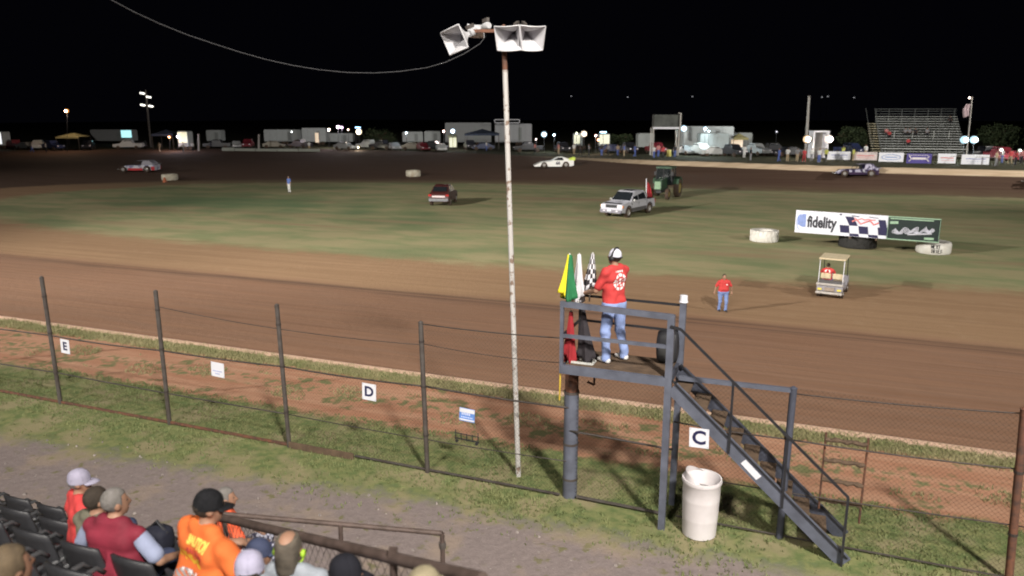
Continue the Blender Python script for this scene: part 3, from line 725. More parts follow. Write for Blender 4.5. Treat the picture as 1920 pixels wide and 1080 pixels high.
def human(label, loc, rz, pose='stand', shirt=None, pants=None, shoe=None, skin=None, hair=None, cap=None, fat=1.0, res=.02, sleeve='short', scale=1.0,
          head_yaw=0, head_pitch=0, lean=0, J={}, group=None, fingers=False, cap_back=False, long_hair=0, bald=False, vest=None, name='person', ears=True, beltz=None, brim=True, body_only=False):
    skin = skin or m_skin; pants = pants or m_jean; shoe = shoe or m_shoeb; shirt = shirt or m_redt
    if pose == 'sit':
        j = dict(hip=.50, chest=.80, neck=1.03, head=1.170, pelv_y=0, sx=.185, kneeL=(-.14, .43, .50), kneeR=(.14, .43, .50), ankL=(-.15, .40, .09), ankR=(.15, .40, .09), elbL=(-.27, .10, .76), elbR=(.27, .10, .76), wrL=(-.15, .33, .62), wrR=(.15, .33, .62))
    else:
        j = dict(hip=.94, chest=1.27, neck=1.50, head=1.65, pelv_y=0, sx=.185, kneeL=(-.10, .03, .50), kneeR=(.10, .03, .50), ankL=(-.11, -.02, .09), ankR=(.11, -.02, .09), elbL=(-.25, -.01, 1.17), elbR=(.25, -.01, 1.17), wrL=(-.26, .08, .93), wrR=(.26, .08, .93))
    j.update(J); H = j['hip']; sx = j['sx']*(.5+.5*fat); hp = Vector((0, 0, H)); LR = Matrix.Rotation(-lean, 3, 'X')
    def up(p): return tuple(LR @ (Vector(p)-hp)+hp)
    shz = j['neck']-.055-.05*(fat-1); sh = {-1: up((-sx, 0, shz)), 1: up((sx, 0, shz))}
    nk = up((0, .0, j['neck'])); hd = up((0, .015, j['head'])); ch = j['chest']
    HR = Matrix.Rotation(head_yaw, 3, 'Z') @ Matrix.Rotation(-head_pitch, 3, 'X')
    def hp_(x, y, z): return tuple(HR @ Vector((x, y, z))+Vector(hd))
    f = fat
    torso = [(up((-.085*f, 0, ch+.09)), up((.085*f, 0, ch+.09)), .105, .105), (up((-.075*f, .015*f, ch-.06)), up((.075*f, .015*f, ch-.06)), .102*(.6+.4*f), .102*(.6+.4*f)),
             (up((-.065*f, .03*(f-.6), ch-.17)), up((.065*f, .03*(f-.6), ch-.17)), .10*f, .10*f), ((-.075*f, 0, H+.01), (.075*f, 0, H+.01), .115*(.5+.5*f), .115*(.5+.5*f)), (sh[-1], sh[1], .058, .058), (up((-.09, -.01, j['neck']-.02)), up((.09, -.01, j['neck']-.02)), .058, .058)]
    legs = []
    for sgn, K, A in ((-1, 'kneeL', 'ankL'), (1, 'kneeR', 'ankR')):
        legs += [((sgn*.09*f, 0, H-.02), j[K], .088*(.5+.5*f), .060), (j[K], j[A], .058, .040)]
    feet = []
    for A in ('ankL', 'ankR'):
        a = Vector(j[A]); feet += [(tuple(a+Vector((0, -.02, -.045))), tuple(a+Vector((0, .14, -.052))), .040, .034)]
    arms = []; hands = []
    for sgn, E_, W_ in ((-1, 'elbL', 'wrL'), (1, 'elbR', 'wrR')):
        arms += [(sh[sgn], j[E_], .050*(.6+.4*f), .040), (j[E_], j[W_], .039, .026)]
        a = Vector(j[E_]); b = Vector(j[W_]); d = (b-a).normalized(); side = d.cross(Vector((0, 0, 1)));
        if side.length < .3: side = Vector((0, 1, 0))*sgn
        side = side.normalized(); dn = side.cross(d).normalized()
        if dn.z > 0: dn = -dn
        palm = b+d*.075; hands += [(tuple(b), tuple(palm), .024, .033)]
        if fingers:
            for q, (o_, ln) in enumerate(((-.027, .062), (-.009, .075), (.010, .070), (.028, .056))):
                k0 = palm+side*o_; k1 = k0+d*ln*.55+dn*.012; k2 = k1+d*ln*.35+dn*.035; hands += [(tuple(k0), tuple(k1), .0105, .0095), (tuple(k1), tuple(k2), .0095, .0085)]
            t0 = b+d*.02-side*sgn*.02; t1 = t0+d*.045-side*sgn*.035+dn*.01; hands += [(tuple(t0), tuple(t1), .014, .011), (tuple(t1), tuple(t1+d*.03+dn*.012), .011, .009)]
        else:
            hands += [(tuple(palm+side*.012), tuple(palm+d*.07+dn*.03+side*.01), .018, .012), (tuple(palm-side*.012), tuple(palm+d*.06+dn*.03-side*.012), .018, .012), (tuple(b+d*.02), tuple(b+d*.07-side*sgn*.045), .014, .010)]
    Rm = np.array(HR)
    head = [(nk, hp_(0, -.01, -.09), .056, .052), ('e', hp_(0, -.008, .025), (.076, .094, .098), Rm), ('e', hp_(0, .032, -.035), (.058, .062, .078), Rm), ('e', hp_(0, .055, -.085), (.030, .028, .026), Rm)]
    if res <= .03:
        head += [(hp_(0, .088, .012), hp_(0, .110, -.022), .011, .015)]
        if ears: head += [('e', hp_(s*.080, -.005, -.01), (.012, .022, .033), Rm) for s in (-1, 1)]
    r = empty(name, loc, rz, label, 'person', group); r.scale = (scale,)*3
    slim = [(a, b, ra*.9, rb*.9) for a, b, ra, rb in torso]
    body = grow(slim+legs+feet+arms+hands+head, res, .022 if res > .012 else .016)
    body.build('body', skin, r, smooth=True)
    # clothes
    def off(L__, d): return [(a, b, ra+d, rb+d) for a, b, ra, rb in L__]
    sl = []
    for sgn, E_, W_ in ((-1, 'elbL', 'wrL'), (1, 'elbR', 'wrR')):
        e = Vector(j[E_]); q = Vector(sh[sgn]); wv = Vector(j[W_])
        if sleeve == 'short': m_ = q.lerp(e, .78); sl += [(sh[sgn], tuple(m_), .064*(.75+.25*f), .062*(.7+.3*f))]
        elif sleeve == 'long': sl += [(sh[sgn], tuple(e), .064, .055), (tuple(e), tuple(e.lerp(wv, .93)), .052, .040)]
    hem = H-.03
    tt = off(torso[:3]+torso[4:], .013)+[(up((-.075*f, 0, H+.05)), up((.075*f, 0, H+.05)), .118*(.5+.5*f), .118*(.5+.5*f)), ((-.085*f, 0, hem+.02), (.085*f, 0, hem+.02), .112*(.5+.5*f), .112*(.5+.5*f))]
    hdv = np.array(nk, np.float32)
    cutn = lambda G: np.maximum(.074-np.sqrt(((G-hdv-np.array([0, .02, .082], np.float32))**2).sum(-1)), -(G[..., 2]-(hem-.055)))
    so = grow(tt+(sl if not vest else []), res, .03, cut=cutn, fold=.002 if vest else .008).build('shirt', vest or shirt, r, smooth=True)
    if vest: grow([(a_, b_, ra_*.92, rb_) for a_, b_, ra_, rb_ in sl]+[(sh[-1], sh[1], .035, .035)], res, .02, fold=.003).build('sleeves', shirt, r, smooth=True)
    pl = off(legs, .016)+[((-.08*f, 0, H+.0), (.08*f, 0, H+.0), .122*(.5+.5*f), .122*(.5+.5*f))]
    # trouser bottoms
    for A in ('ankL', 'ankR'): a = Vector(j[A]); pl += [(tuple(a+Vector((0, 0, .10))), tuple(a+Vector((0, .01, -.02))), .062, .066)]
    grow(pl, res, .03, fold=.008).build('trousers', pants, r, smooth=True)
    for A in ('ankL', 'ankR'):
        a = Vector(j[A]); grow([(tuple(a+Vector((0, -.03, -.045))), tuple(a+Vector((0, .05, -.035))), .046, .048), (tuple(a+Vector((0, .05, -.045))), tuple(a+Vector((0, .16, -.055))), .045, .036)], res, .02, cut=lambda G, z=a.z-.088: z-G[..., 2]).build('shoe', shoe, r, smooth=True)
    HRi = np.array(HR.transposed(), np.float32); hdn = np.array(hd, np.float32)
    def hl(G): return (G-hdn) @ HRi.T
    if hair and not (cap and False):
        def cuth(G):
            q = hl(G); face = np.minimum(q[..., 1]-.035, .075-q[..., 2])      # front lower region removed
            low = -.075-.12*long_hair-q[..., 2]; sideb = np.minimum(q[..., 1]-.0, -.01-q[..., 2]+0*q[..., 0]) if not long_hair else np.full(q.shape[:-1], -1., np.float32)
            r_ = np.maximum(np.maximum(face, low), sideb)+.003*np.sin(q[..., 0]*160+q[..., 2]*90)*np.sin(q[..., 2]*130+q[..., 1]*110)
            if cap: r_ = np.maximum(r_, q[..., 2]-.03)
            if bald: r_ = np.maximum(r_, q[..., 2]-.10+.35*np.maximum(0, -q[..., 1]-.02))
            return r_
        pr = [('e', hp_(0, -.012, .030), (.084+.01*long_hair, .101, .104), Rm)]
        if long_hair: pr += [(hp_(0, -.05, -.03), hp_(0, -.06, -.10-.1*long_hair), .075, .07)]
        grow(pr, max(res*.6, .009), .02, cut=cuth).build('hair', hair, r, smooth=True)
    if cap:
        mb = MB(); prof = []
        for q in range(9):
            a = PI/2*q/8; prof.append(((math.cos(a)**.85)*.089, math.sin(a)*.096))
        prof = [(.091, -.03), (.092, -.01)]+prof
        mb.lathe(prof, 22); mb.v = [(x, y*1.12, z) for x, y, z in mb.v]
        if cap_back: pass
        fy_ = -1 if cap_back else 1
        mb.v = [hp_(x, y-.005, z+.035-.01*y*fy_*4) for x, y, z in mb.v]; mb.build('cap', cap, r, smooth=True)
        for q in range(6):
            a = 2*PI*(q+.5)/6; MB().tube([hp_(math.cos(a)*.0905*math.cos(e)**.85, math.sin(a)*.0905*1.12*math.cos(e)**.85-.005, math.sin(e)*.0965+.035-.04*math.sin(a)*.0955*fy_*math.cos(e)) for e in np.linspace(.02, PI/2-.05, 7)], .0016, 4).build('cap_seam', cap, r, smooth=True)
        if brim:
            mb = MB(); n = 12; vs = []
            for q in range(n+1):
                a = PI*(.14+.72*q/n); ca, sa_ = math.cos(a), math.sin(a)
                for rr_, dz in ((.088, .0), (.135, -.010), (.165, -.022)):
                    x = ca*rr_*.92 if rr_ < .1 else ca*.088*(1+.02); y = sa_*(.098 if rr_ < .1 else rr_+.012); zz = .012+dz-.10*x*x*12*(.3 if rr_ < .1 else 1)
                    vs.append(hp_(x, fy_*y-.005, zz))
            mb.add(vs, [(q*3+w_, q*3+w_+1, q*3+w_+4, q*3+w_+3) for q in range(n) for w_ in range(2)])
            o = mb.build('cap_brim', cap, r, smooth=True); md = o.modifiers.new('thickness', 'SOLIDIFY'); md.thickness = .004
        MB().lathe([(0, .008), (.008, .004), (.009, 0)], 8, hp_(0, -.005, .130)).build('cap_button', cap, r, smooth=True)
    if res <= .022:
        for s in (-1, 1):
            mb = MB(); mb.lathe([(0, -.010), (.007, -.007), (.010, 0), (.007, .007), (0, .010)], 8); mb.v = [hp_(x+s*.031, z*.0+y*.5+.080, z+.012) for x, y, z in mb.v]
            mb.build('eye', m_blk, r, smooth=True)
        mb = MB(); mb.box((0, 0, 0), (.042, .008, .007)); mb.v = [hp_(x, y+.088, z-.055) for x, y, z in mb.v]; mb.build('mouth', mat('lip', (.3, .10, .08), .6), r)
    return r, so, hp_
def press(mb, target, out=.004, axis='y', sgn=1):
    """lay flat lettering onto the back of a garment"""
    me = target.data; bvh = BVHTree.FromPolygons([v.co for v in me.vertices], [p.vertices[:] for p in me.polygons])
    vs = []
    for v in mb.v:
        x, y, z = v; hit = bvh.ray_cast(Vector((x, -1.5*sgn, z)), Vector((0, sgn, 0)))
        vs.append((x, (hit[0].y if hit[0] else -.12*sgn)-sgn*(out+(.0015 if y < 0 else -.003)), z))
    mb.v = vs; return mb
def subdiv_grid(x0, x1, z0, z1, n, fn):
    """small cells of a flat print where fn(x,z) is true"""
    mb = MB(); dx = (x1-x0)/n; m = max(1, int((z1-z0)/dx))
    for i in range(n):
        for k in range(m):
            x = x0+dx*(i+.5); z = z0+dx*(k+.5)
            if fn(x, z): mb.quad((x-dx/2, -.001, z-dx/2), (x+dx/2, -.001, z-dx/2), (x+dx/2, -.001, z+dx/2), (x-dx/2, -.001, z+dx/2))
    return mb

# flagman --------------------------------------------------------------
ff = W(-2.74, 11.52, DZ+.02); rzf = math.radians(38)     # looks left and away over the track
fm, fshirt, hpf = human('flagman in red t-shirt, light jeans, white cap and black headset standing on the flag stand', ff, rzf, shirt=m_redt, pants=mat('light_blue_jeans', (.27, .35, .62), .85, col2=(.22, .29, .54), scale=6, bump=.4), shoe=m_shoe, hair=m_hairb, cap=mat('white_cap', (.60, .60, .70), .7, var=.1), cap_back=False, brim=False,
      res=.0125, fingers=True, head_yaw=.25, head_pitch=-.12, J=dict(wrL=(-.20, .40, 1.06), elbL=(-.27, .12, 1.15), wrR=(.13, .38, 1.08), elbR=(.27, .12, 1.16), kneeL=(-.12, .05, .50), kneeR=(.17, .02, .50), ankL=(-.10, .03, .09), ankR=(.24, -.02, .09)), fat=1.08, scale=1.05)
# knee strap and headset
for s in (-1, 1):
    mb = MB(); mb.lathe([(0, -.022), (.038, -.020), (.042, 0), (.038, .02), (0, .022)], 14, axis='x'); mb.v = [hpf(x+s*.098, y, z-.01) for x, y, z in mb.v]; mb.build('ear_muff', m_blk, fm, smooth=True)
mb = MB(); mb.tube([hpf(.105*math.cos(a), -.01+.0*a, .03+.118*math.sin(a)) for a in np.linspace(.0, PI, 14)], .012, 6); mb.build('headset_band', m_blk, fm, smooth=True)
mb = MB(); mb.tube([hpf(.098*math.cos(a), -.005-.108*math.sin(a), .015) for a in np.linspace(.15, PI-.15, 12)], .010, 6); mb.build('headset_strap', m_blk, fm, smooth=True)
m_wprint = mat('white_print', (.78, .72, .74), .7, var=.05)
def emb(x, z):
    d = math.hypot(x/.92, z-1.29)
    if .085 < d < .128: return (math.sin(math.atan2(z-1.29, x)*9)) > -.75
    if d < .07: return math.sin(x*95+z*30)+math.sin(z*110-x*60) > .1
    return z > 1.435 and z < 1.465 and abs(x) < .07 and math.sin(x*150) > -.5
press(subdiv_grid(-.14, .14, 1.15, 1.48, 56, emb), fshirt).build('back_emblem', m_wprint, fm)

# track official walking in the infield -----------------------------------
pw = gp(1354, 584)
wm, ws, hpw = human('heavy official in red t-shirt and jeans walking on the dirt apron', pw, PI+.12, shirt=m_redt, shoe=m_shoeb, hair=m_hairb, fat=1.42, scale=.93, res=.02, J=dict(kneeL=(-.13, .10, .50), ankL=(-.13, .05, .10), kneeR=(.13, .0, .49), ankR=(.13, -.10, .10), elbL=(-.36, .02, 1.18), wrL=(-.36, .10, .95), elbR=(.36, -.03, 1.18), wrR=(.42, -.0, .97)), head_pitch=-.15)
mb = subdiv_grid(-.13, -.07, 1.27, 1.34, 10, lambda x, z: math.hypot(x+.10, z-1.305) < .028); press(mb, ws, sgn=-1).build('chest_badge', m_wprint, wm)
mb = MB(); mb.box((-.24, .03, .88), (.05, .06, .16)); mb.build('radio', m_blk, wm)
pb_ = gp(543, 361)
human('person in blue shirt and white shorts standing alone on the far infield grass', pb_, 2.6, shirt=mat('blue_shirt', (.10, .16, .42), .8), pants=mat('white_trousers', (.7, .7, .68), .8), hair=m_hairg, res=.03, fat=1.1)

# ------------------------------------------------------------------ grandstand in the foreground
rows = [(2.15, 3.57), (2.9, 3.10), (3.65, 2.62), (4.4, 2.15), (5.15, 1.67)]
m_conc = mat('stained_concrete', (.20, .175, .15), .9, col2=(.11, .09, .075), scale=2.5, bump=.3)
gs = empty('grandstand', W(-6, 3.6, 0), FENCE_RZ, 'stepped concrete grandstand in the lower left foreground', 'grandstand')
GX1 = -2.45
for s, z in rows:
    x1 = {2.15: -.6, 2.9: -.9, 3.65: -1.3, 4.4: -1.9, 5.15: -2.5}[s]
    mb = MB(); mb.box(((-16+x1)/2+6, s-.06-3.6, z-.06), (x1+16, .75, .12)); mb.build('tread', m_conc, gs)
    mb = MB(); mb.box(((-16+x1)/2+6, s-.40-3.6-.03, z+.175), (x1+16, .06, .35)); mb.build('riser', m_conc, gs)
m_seat = mat('black_seat_plastic', (.035, .035, .04), .45, var=.3, scale=3); m_seat2 = mat('worn_seat_plastic', (.085, .085, .09), .5, col2=(.045, .045, .05), scale=3)
def seat_proto():
    r = empty('stadium_seat', (0, 0, 0), FENCE_RZ, 'x', 'seat', 'black plastic stadium seats in the grandstand rows')
    vs = []; n = 8; m = 6
    for j in range(m+1):
        for i in range(n+1):
            x = -.21+.42*i/n; z = .44+.44*j/m; cx = (i/n-.5)*2
            vs.append((x*(1-.10*(j/m)**3), -.17-.09*(j/m)+.05*cx*cx, z-.03*cx*cx*(j/m)))
    mb = MB(); mb.add(vs, [(j*(n+1)+i, j*(n+1)+i+1, (j+1)*(n+1)+i+1, (j+1)*(n+1)+i) for j in range(m) for i in range(n)])
    o = mb.build('backrest', m_seat, r, smooth=True); md = o.modifiers.new('thickness', 'SOLIDIFY'); md.thickness = .022
    vs = []
    for j in range(m+1):
        for i in range(n+1):
            x = -.21+.42*i/n; y = -.17+.42*j/m; cx = (i/n-.5)*2
            vs.append((x, y, .43+.03*cx*cx-.03*math.sin(PI*j/m)+(-.03 if j == m else 0)))
    mb = MB(); mb.add(vs, [(j*(n+1)+i, j*(n+1)+i+1, (j+1)*(n+1)+i+1, (j+1)*(n+1)+i) for j in range(m) for i in range(n)])
    o = mb.build('seat', m_seat2, r, smooth=True); md = o.modifiers.new('thickness', 'SOLIDIFY'); md.thickness = .022
    for x in (-.19, .19): MB().tube([(x, -.2, .62), (x, .12, .61), (x, .17, .55)], .017, 6).build('armrest', m_seat2, r, smooth=True)
    MB().bar((0, -.1, 0), (0, -.02, .42), .06, .05).bar((-.15, -.1, .02), (.15, -.1, .02), .05, .03).build('pedestal', m_post, r)
    return r
sp = seat_proto(); first = True
names = ['fifth', 'fourth', 'third', 'second', 'front']
ordn = ['first', 'second', 'third', 'fourth', 'fifth', 'sixth', 'seventh', 'eighth', 'ninth', 'tenth', 'eleventh', 'twelfth', 'thirteenth', 'fourteenth', 'fifteenth', 'sixteenth']
ends = {2.15: -1.0, 2.9: -1.3, 3.65: -1.7, 4.4: -3.0, 5.15: -4.6}
for ri, (s, z) in enumerate(rows):
    t = ends[s]; q = 0
    while t > -11:
        p = W(t, s, z); d = depth(p+Vector((0, 0, .6))); X = 960+FPX*p.x/max(d, .1)
        pz = p+Vector((0, 0, .88)); Y = 540-FPX*(pz.y*math.sin(PITCH)+(pz.z-CAMH)*math.cos(PITCH))/max(d, .1)
        if X > -60 and d > .5 and Y < 1100:
            lab = 'black plastic stadium seat, %s from the aisle end of the %s row' % (ordn[q], names[ri])
            if first: sp.location = p; sp['label'] = lab; first = False
            else: clone(sp, p, FENCE_RZ, lab)
        q += 1; t -= .50
# railings
fr_ = empty('front_railing', ds(620, 980, 7.2), 0, 'brown pipe railing along the front edge of the grandstand with a square end', 'railing')
def rel(o, p): return Vector(p)-o.location
a = ds(400, 962, 7.35); b = ds(829, 1000, 6.98); MB().tube([rel(fr_, a), rel(fr_, b)], .024, 10).build('top_rail', m_brown, fr_, auto=50)
for px, py, dd in ((638, 984, 7.12), (829, 1000, 6.98), (420, 964, 7.33)):
    q = ds(px, py, dd); MB().cyl(rel(fr_, q), rel(fr_, q-Vector((-.0, 0, 1.0))), .022, n=10).build('upright', m_brown, fr_, auto=50)
q = ds(829, 1000, 6.98); MB().lathe([(.0, -.03), (.032, -.03), (.034, 0), (.032, .03), (0, .03)], 10, rel(fr_, q-Vector((0, 0, .12)))).build('collar', m_post, fr_)
a2 = a-Vector((0, 0, .95)); b2 = b-Vector((0, 0, .95)); MB().tube([rel(fr_, a2), rel(fr_, b2)], .02, 8).build('bottom_rail', m_brown, fr_)
sr = empty('stair_railing', ds(640, 1020, 5.2), 0, 'thick brown pipe handrail sloping down beside the spectators', 'railing')
A0 = ds(395, 966, 7.35); B0 = ds(905, 1086, 3.75); MB().tube([rel(sr, A0), rel(sr, B0)], .036, 12).build('handrail', m_brown, sr, auto=50)
for k in (.02, .48, .80, .97):
    q = A0.lerp(B0, k); MB().cyl(rel(sr, q), rel(sr, q-Vector((0, 0, 1.0))), .024, n=10).build('upright', m_brown, sr, auto=50)
MB().tube([rel(sr, A0-Vector((0, 0, .9))), rel(sr, B0-Vector((0, 0, .9)))], .024, 8).build('lower_rail', m_brown, sr)
q = A0.lerp(B0, .80); MB().box(rel(sr, q+Vector((0, 0, .035))), (.05, .05, .05)).build('clamp', m_brown, sr)
# wire infill between the stair rails
mb = MB(); n = 46
for i in range(n):
    k = i/n; q = A0.lerp(B0, k); e = A0.lerp(B0, min(1, k+.16)); mb.tube([rel(sr, q-Vector((0, 0, .02))), rel(sr, e-Vector((0, 0, .88)))], .0022, 3); mb.tube([rel(sr, e-Vector((0, 0, .02))), rel(sr, q-Vector((0, 0, .88)))], .0022, 3)
o = mb.build('wire_mesh', m_wire, sr); o['kind'] = 'stuff'

# spectators ------------------------------------------------------------
def seated(label, px, py, dep, rz=0, **k):
    """px,py,dep: centre of the head"""
    h = ds(px, py, dep); sc = k.pop('scale', 1.0)*.90; k['fat'] = k.get('fat', 1.0)*1.10
    rzz = FENCE_RZ+rz; ln = k.get('lean', 0); oy = .015*math.cos(ln)+.67*math.sin(ln); oz = .50+.67*math.cos(ln)
    o = Vector((-math.sin(rzz)*oy, math.cos(rzz)*oy, oz))*sc
    return human(label, h-o, rzz, 'sit', res=k.pop('res', .017), scale=sc, **k)
m_vest = mat('maroon_vest', (.20, .016, .035), .8, var=.25, scale=4, bump=.2); m_lblue = mat('pale_blue_shirt', (.26, .29, .42), .8, var=.1)
m_or = mat('orange_tshirt', (.62, .13, .028), .85, var=.08, scale=3, bump=.15)
seated('spectator in pale grey cap and red t-shirt with white print at the far left front', 150, 903, 6.5, -.55, shirt=m_redt, hair=m_hairg, cap=mat('pale_grey_cap', (.30, .28, .37), .8, var=.1), head_yaw=-.35, fat=1.0, lean=.05, pants=m_jeand)
seated('spectator with short dark hair between the red shirt and the maroon vest', 182, 938, 5.9, -.1, shirt=mat('khaki_shirt', (.12, .11, .08), .8), hair=m_hairb, head_yaw=-.2, fat=1.0, lean=.05, pants=m_jeand)
v, vs_, _ = seated('grey haired spectator in maroon vest over a pale blue shirt, leaning forward', 217, 942, 5.55, .05, shirt=m_lblue, vest=m_vest, sleeve='short', hair=m_hairg, head_yaw=-.55, fat=1.40, lean=.14, pants=m_jeand, J=dict(elbL=(-.40, .08, .72), wrL=(-.38, .32, .62), elbR=(.40, .10, .72), wrR=(.40, .36, .64)))
og, os_, _ = seated('spectator in bright orange t-shirt with yellow print and a black cap', 392, 950, 4.95, -.34, shirt=m_or, hair=m_hairb, cap=mat('black_cap_cloth', (.014, .014, .016), .95, spec=.1, scale=30, bump=.3), head_yaw=-.35, head_pitch=.1, fat=1.55, lean=.12, scale=1.04, pants=m_jeand, J=dict(elbR=(.42, .12, .72), wrR=(.30, .40, .64), elbL=(-.40, .10, .72), wrL=(-.3, .38, .64)), res=.015)
m_yp = mat('yellow_print', (.75, .58, .12), .7); m_gp = mat('grey_print', (.30, .26, .26), .7)
def arc(mb, z0, bend): mb.v = [(x+.055, y, z+z0-bend*x*x) for x, y, z in mb.v]; return mb
press(arc(text_mb('SAUTOI', .086, .001, .003, sx=.74), .965, .4), os_).build('print_lettering', m_yp, og)
press(arc(text_mb('RACING', .042, .001, .001, sx=1.3), .90, .8), os_).build('print_lettering', mat('dark_red_print', (.42, .05, .03), .7), og)
press(subdiv_grid(-.15, .15, .82, .875, 44, lambda x, z: math.sin(x*70+math.sin(z*90)*1.5)+math.sin(z*120+x*20) > -.1), os_).build('print_emblem', mat('gold_print', (.72, .42, .03), .7), og)
press(subdiv_grid(-.16, .15, .66, .79, 50, lambda x, z: abs(z-.72-.1*x) < .055*(1-(x/.17)**2) and math.sin(x*60+z*160) > -.5), os_).build('print_emblem', m_gp, og)
press(subdiv_grid(-.07, .12, .735, .79, 34, lambda x, z: abs((z-.762)-.12*(x-.02)) < .013 and math.sin(x*60) > -.2), os_).build('print_emblem', m_wprint, og)
seated('grey haired spectator in neon orange top sitting below the front railing', 425, 934, 7.6, -.7, shirt=mat('neon_orange_top', (.85, .13, .05), .8), hair=m_hairg, head_yaw=-.3, pants=mat('plaid_cloth', (.45, .45, .55), .8, col2=(.05, .05, .10), scale=18, thr=.5), fat=.95)
seated('spectator in dark cap and plaid shirt directly behind the white cap', 486, 1038, 5.2, -.3, shirt=mat('plaid_cloth', (.45, .45, .55)), hair=m_hairb, fat=.95, cap=m_jeand, head_yaw=-.3, brim=True, pants=m_jeand, scale=.96)
seated('spectator wearing a white mesh back cap, seen from behind', 468, 1068, 4.3, .62, shirt=mat('navy_shirt', (.03, .035, .08), .8), hair=m_hairb, cap=mat('white_mesh_cap', (.36, .34, .46), .8, var=.08), head_yaw=0, fat=1.0, lean=.05, brim=False)
bh, bs_, hpb = seated('balding bearded spectator in pale grey shirt with neon yellow ear muffs', 542, 1028, 4.6, .25, shirt=mat('pale_grey_shirt', (.26, .28, .32), .8), hair=mat('salt_and_pepper_hair', (.11, .09, .07), .9, col2=(.06, .05, .04), scale=18, detail=10, bump=.6), bald=True, long_hair=.5, fat=1.15, lean=.05)
m_neon = mat('neon_yellow_plastic', (.34, .55, .04), .5)
for s in (-1, 1):
    mb = MB(); mb.lathe([(0, -.012), (.026, -.011), (.028, 0), (.026, .011), (0, .012)], 14, axis='x'); mb.v = [hpb(x+s*.098, y, z-.03) for x, y, z in mb.v]; mb.build('ear_muff', m_neon, bh, smooth=True)
mb = MB(); mb.tube([hpb(.105*math.cos(a), -.0-.02*math.sin(a), -.03-.09*math.sin(a)) for a in np.linspace(.0, PI, 14)], .007, 6); mb.build('ear_muff_band', m_neon, bh, smooth=True)
seated('spectator in a black cap turned to the right, bottom centre left', 650, 1078, 4.1, -.85, shirt=mat('black_shirt', (.025, .025, .03), .8), hair=m_hairb, cap=mat('black_cap', (.018, .018, .024), .95, spec=.1), head_yaw=-.45, fat=1.0)
seated('spectator in a tan bucket style cap at the bottom edge by the handrail', 796, 1104, 3.7, -.1, shirt=mat('tan_shirt', (.25, .2, .13), .8), hair=m_hairl, cap=mat('tan_cap', (.27, .23, .15), .8), fat=1.0, res=.018)
seated('spectator with full light brown hair at the bottom left corner', 22, 1062, 3.75, -.2, shirt=mat('brown_shirt', (.14, .10, .07), .8), hair=m_hairl, long_hair=1.0, fat=1.0)
# things between the seats
bgp = ds(298, 1010, 6.2); r = empty('camera_bag', bgp, FENCE_RZ, 'black bag resting between the maroon vest and the orange shirt', 'bag')
shift(puff(.20, .16, .20), (0, 0, 0)).build('bag_body', mat('navy_canvas', (.012, .013, .025), .8), r, smooth=True); MB().tube([(-.1, 0, .07), (0, 0, .16), (.1, 0, .07)], .012, 6).build('handle', m_blk, r)
# ------------------------------------------------------------------ vehicles (front = +x)
m_glass = mat('dark_glass', (.015, .018, .022), .12, spec=.6); m_tyre = mat('dusty_tyre', (.045, .035, .028), .9, col2=(.085, .05, .033), scale=4)
m_rim = mat('steel_rim', (.45, .43, .42), .4, .5); m_gclad = mat('grey_cladding', (.09, .085, .09), .6)
def wheel(root, x, y, r, wd, rim=None, rr=.6, nm='wheel'):
    s = 1 if y > 0 else -1
    o = MB().lathe([(r*.62, -wd/2), (r*.94, -wd/2), (r, -wd*.32), (r, wd*.32), (r*.94, wd/2), (r*.62, wd/2)], 24, (0, 0, 0), axis='y').build(nm, m_tyre, root, loc=(x, y, r), auto=40)
    MB().lathe([(0, s*wd*.30), (r*rr*.35, s*wd*.36), (r*rr*.8, s*wd*.28), (r*rr, s*wd*.45), (r*rr*1.02, s*wd*.30), (r*rr, -s*wd*.4)], 20, axis='y').build('rim', rim or m_rim, o, auto=40)
    return o
def arch(x, r, z0, n=8): return [(x+r*math.cos(PI*k/n), z0+r*math.sin(PI*k/n)) for k in range(n, -1, -1)]
def car_body(root, prof, hw, m, tum=None, name='body', bev=.03):
    mb = MB(); mb.prism(prof, -hw, hw, inset=tum); return mb.build(name, m, root, bevel=bev, auto=45)
# pickup -----------------------------------------------------------
P = gp(1178, 402); pk = empty('pickup_truck', P, math.atan2(-4.55, -3.4), 'silver white crew cab pickup truck with grey lower cladding parked on the infield', 'pickup truck')
m_silv = mat('silver_white_paint', (.46, .46, .52), .35, .1, var=.05)
wf, wr = 1.75, -1.75
low = [(-2.75, .55), (-2.75, .50), (-2.15-.0, .48)]+arch(wr, .44, .42)+[(wf-.5, .40)]+arch(wf, .44, .42)+[(2.35, .40), (2.78, .45), (2.80, .62), (2.74, 1.0), (2.55, 1.10), (1.25, 1.20), (1.2, 1.22), (-.95, 1.22), (-.95, 1.15), (-2.75, 1.13)]
car_body(pk, low[1:], .96, m_silv, lambda x, z: .93 if z > 1.05 else (.97 if x > 2.5 else 1))
car_body(pk, [(1.30, 1.19), (.55, 1.84), (.2, 1.93), (-1.0, 1.92), (-1.28, 1.80), (-1.40, 1.19)], .90, m_silv, lambda x, z: .80 if z > 1.6 else 1, 'cab')
car_body(pk, [(-1.42, 1.0), (-1.42, 1.16), (-2.66, 1.16), (-2.66, 1.0)], .78, m_blk, None, 'bed_liner', .005)
mb = MB(); mb.quad((1.25, -.80, 1.24), (1.25, .80, 1.24), (.58, .70, 1.82), (.58, -.70, 1.82)); shift(mb, (.035, 0, .02)).build('windscreen', m_glass, pk)
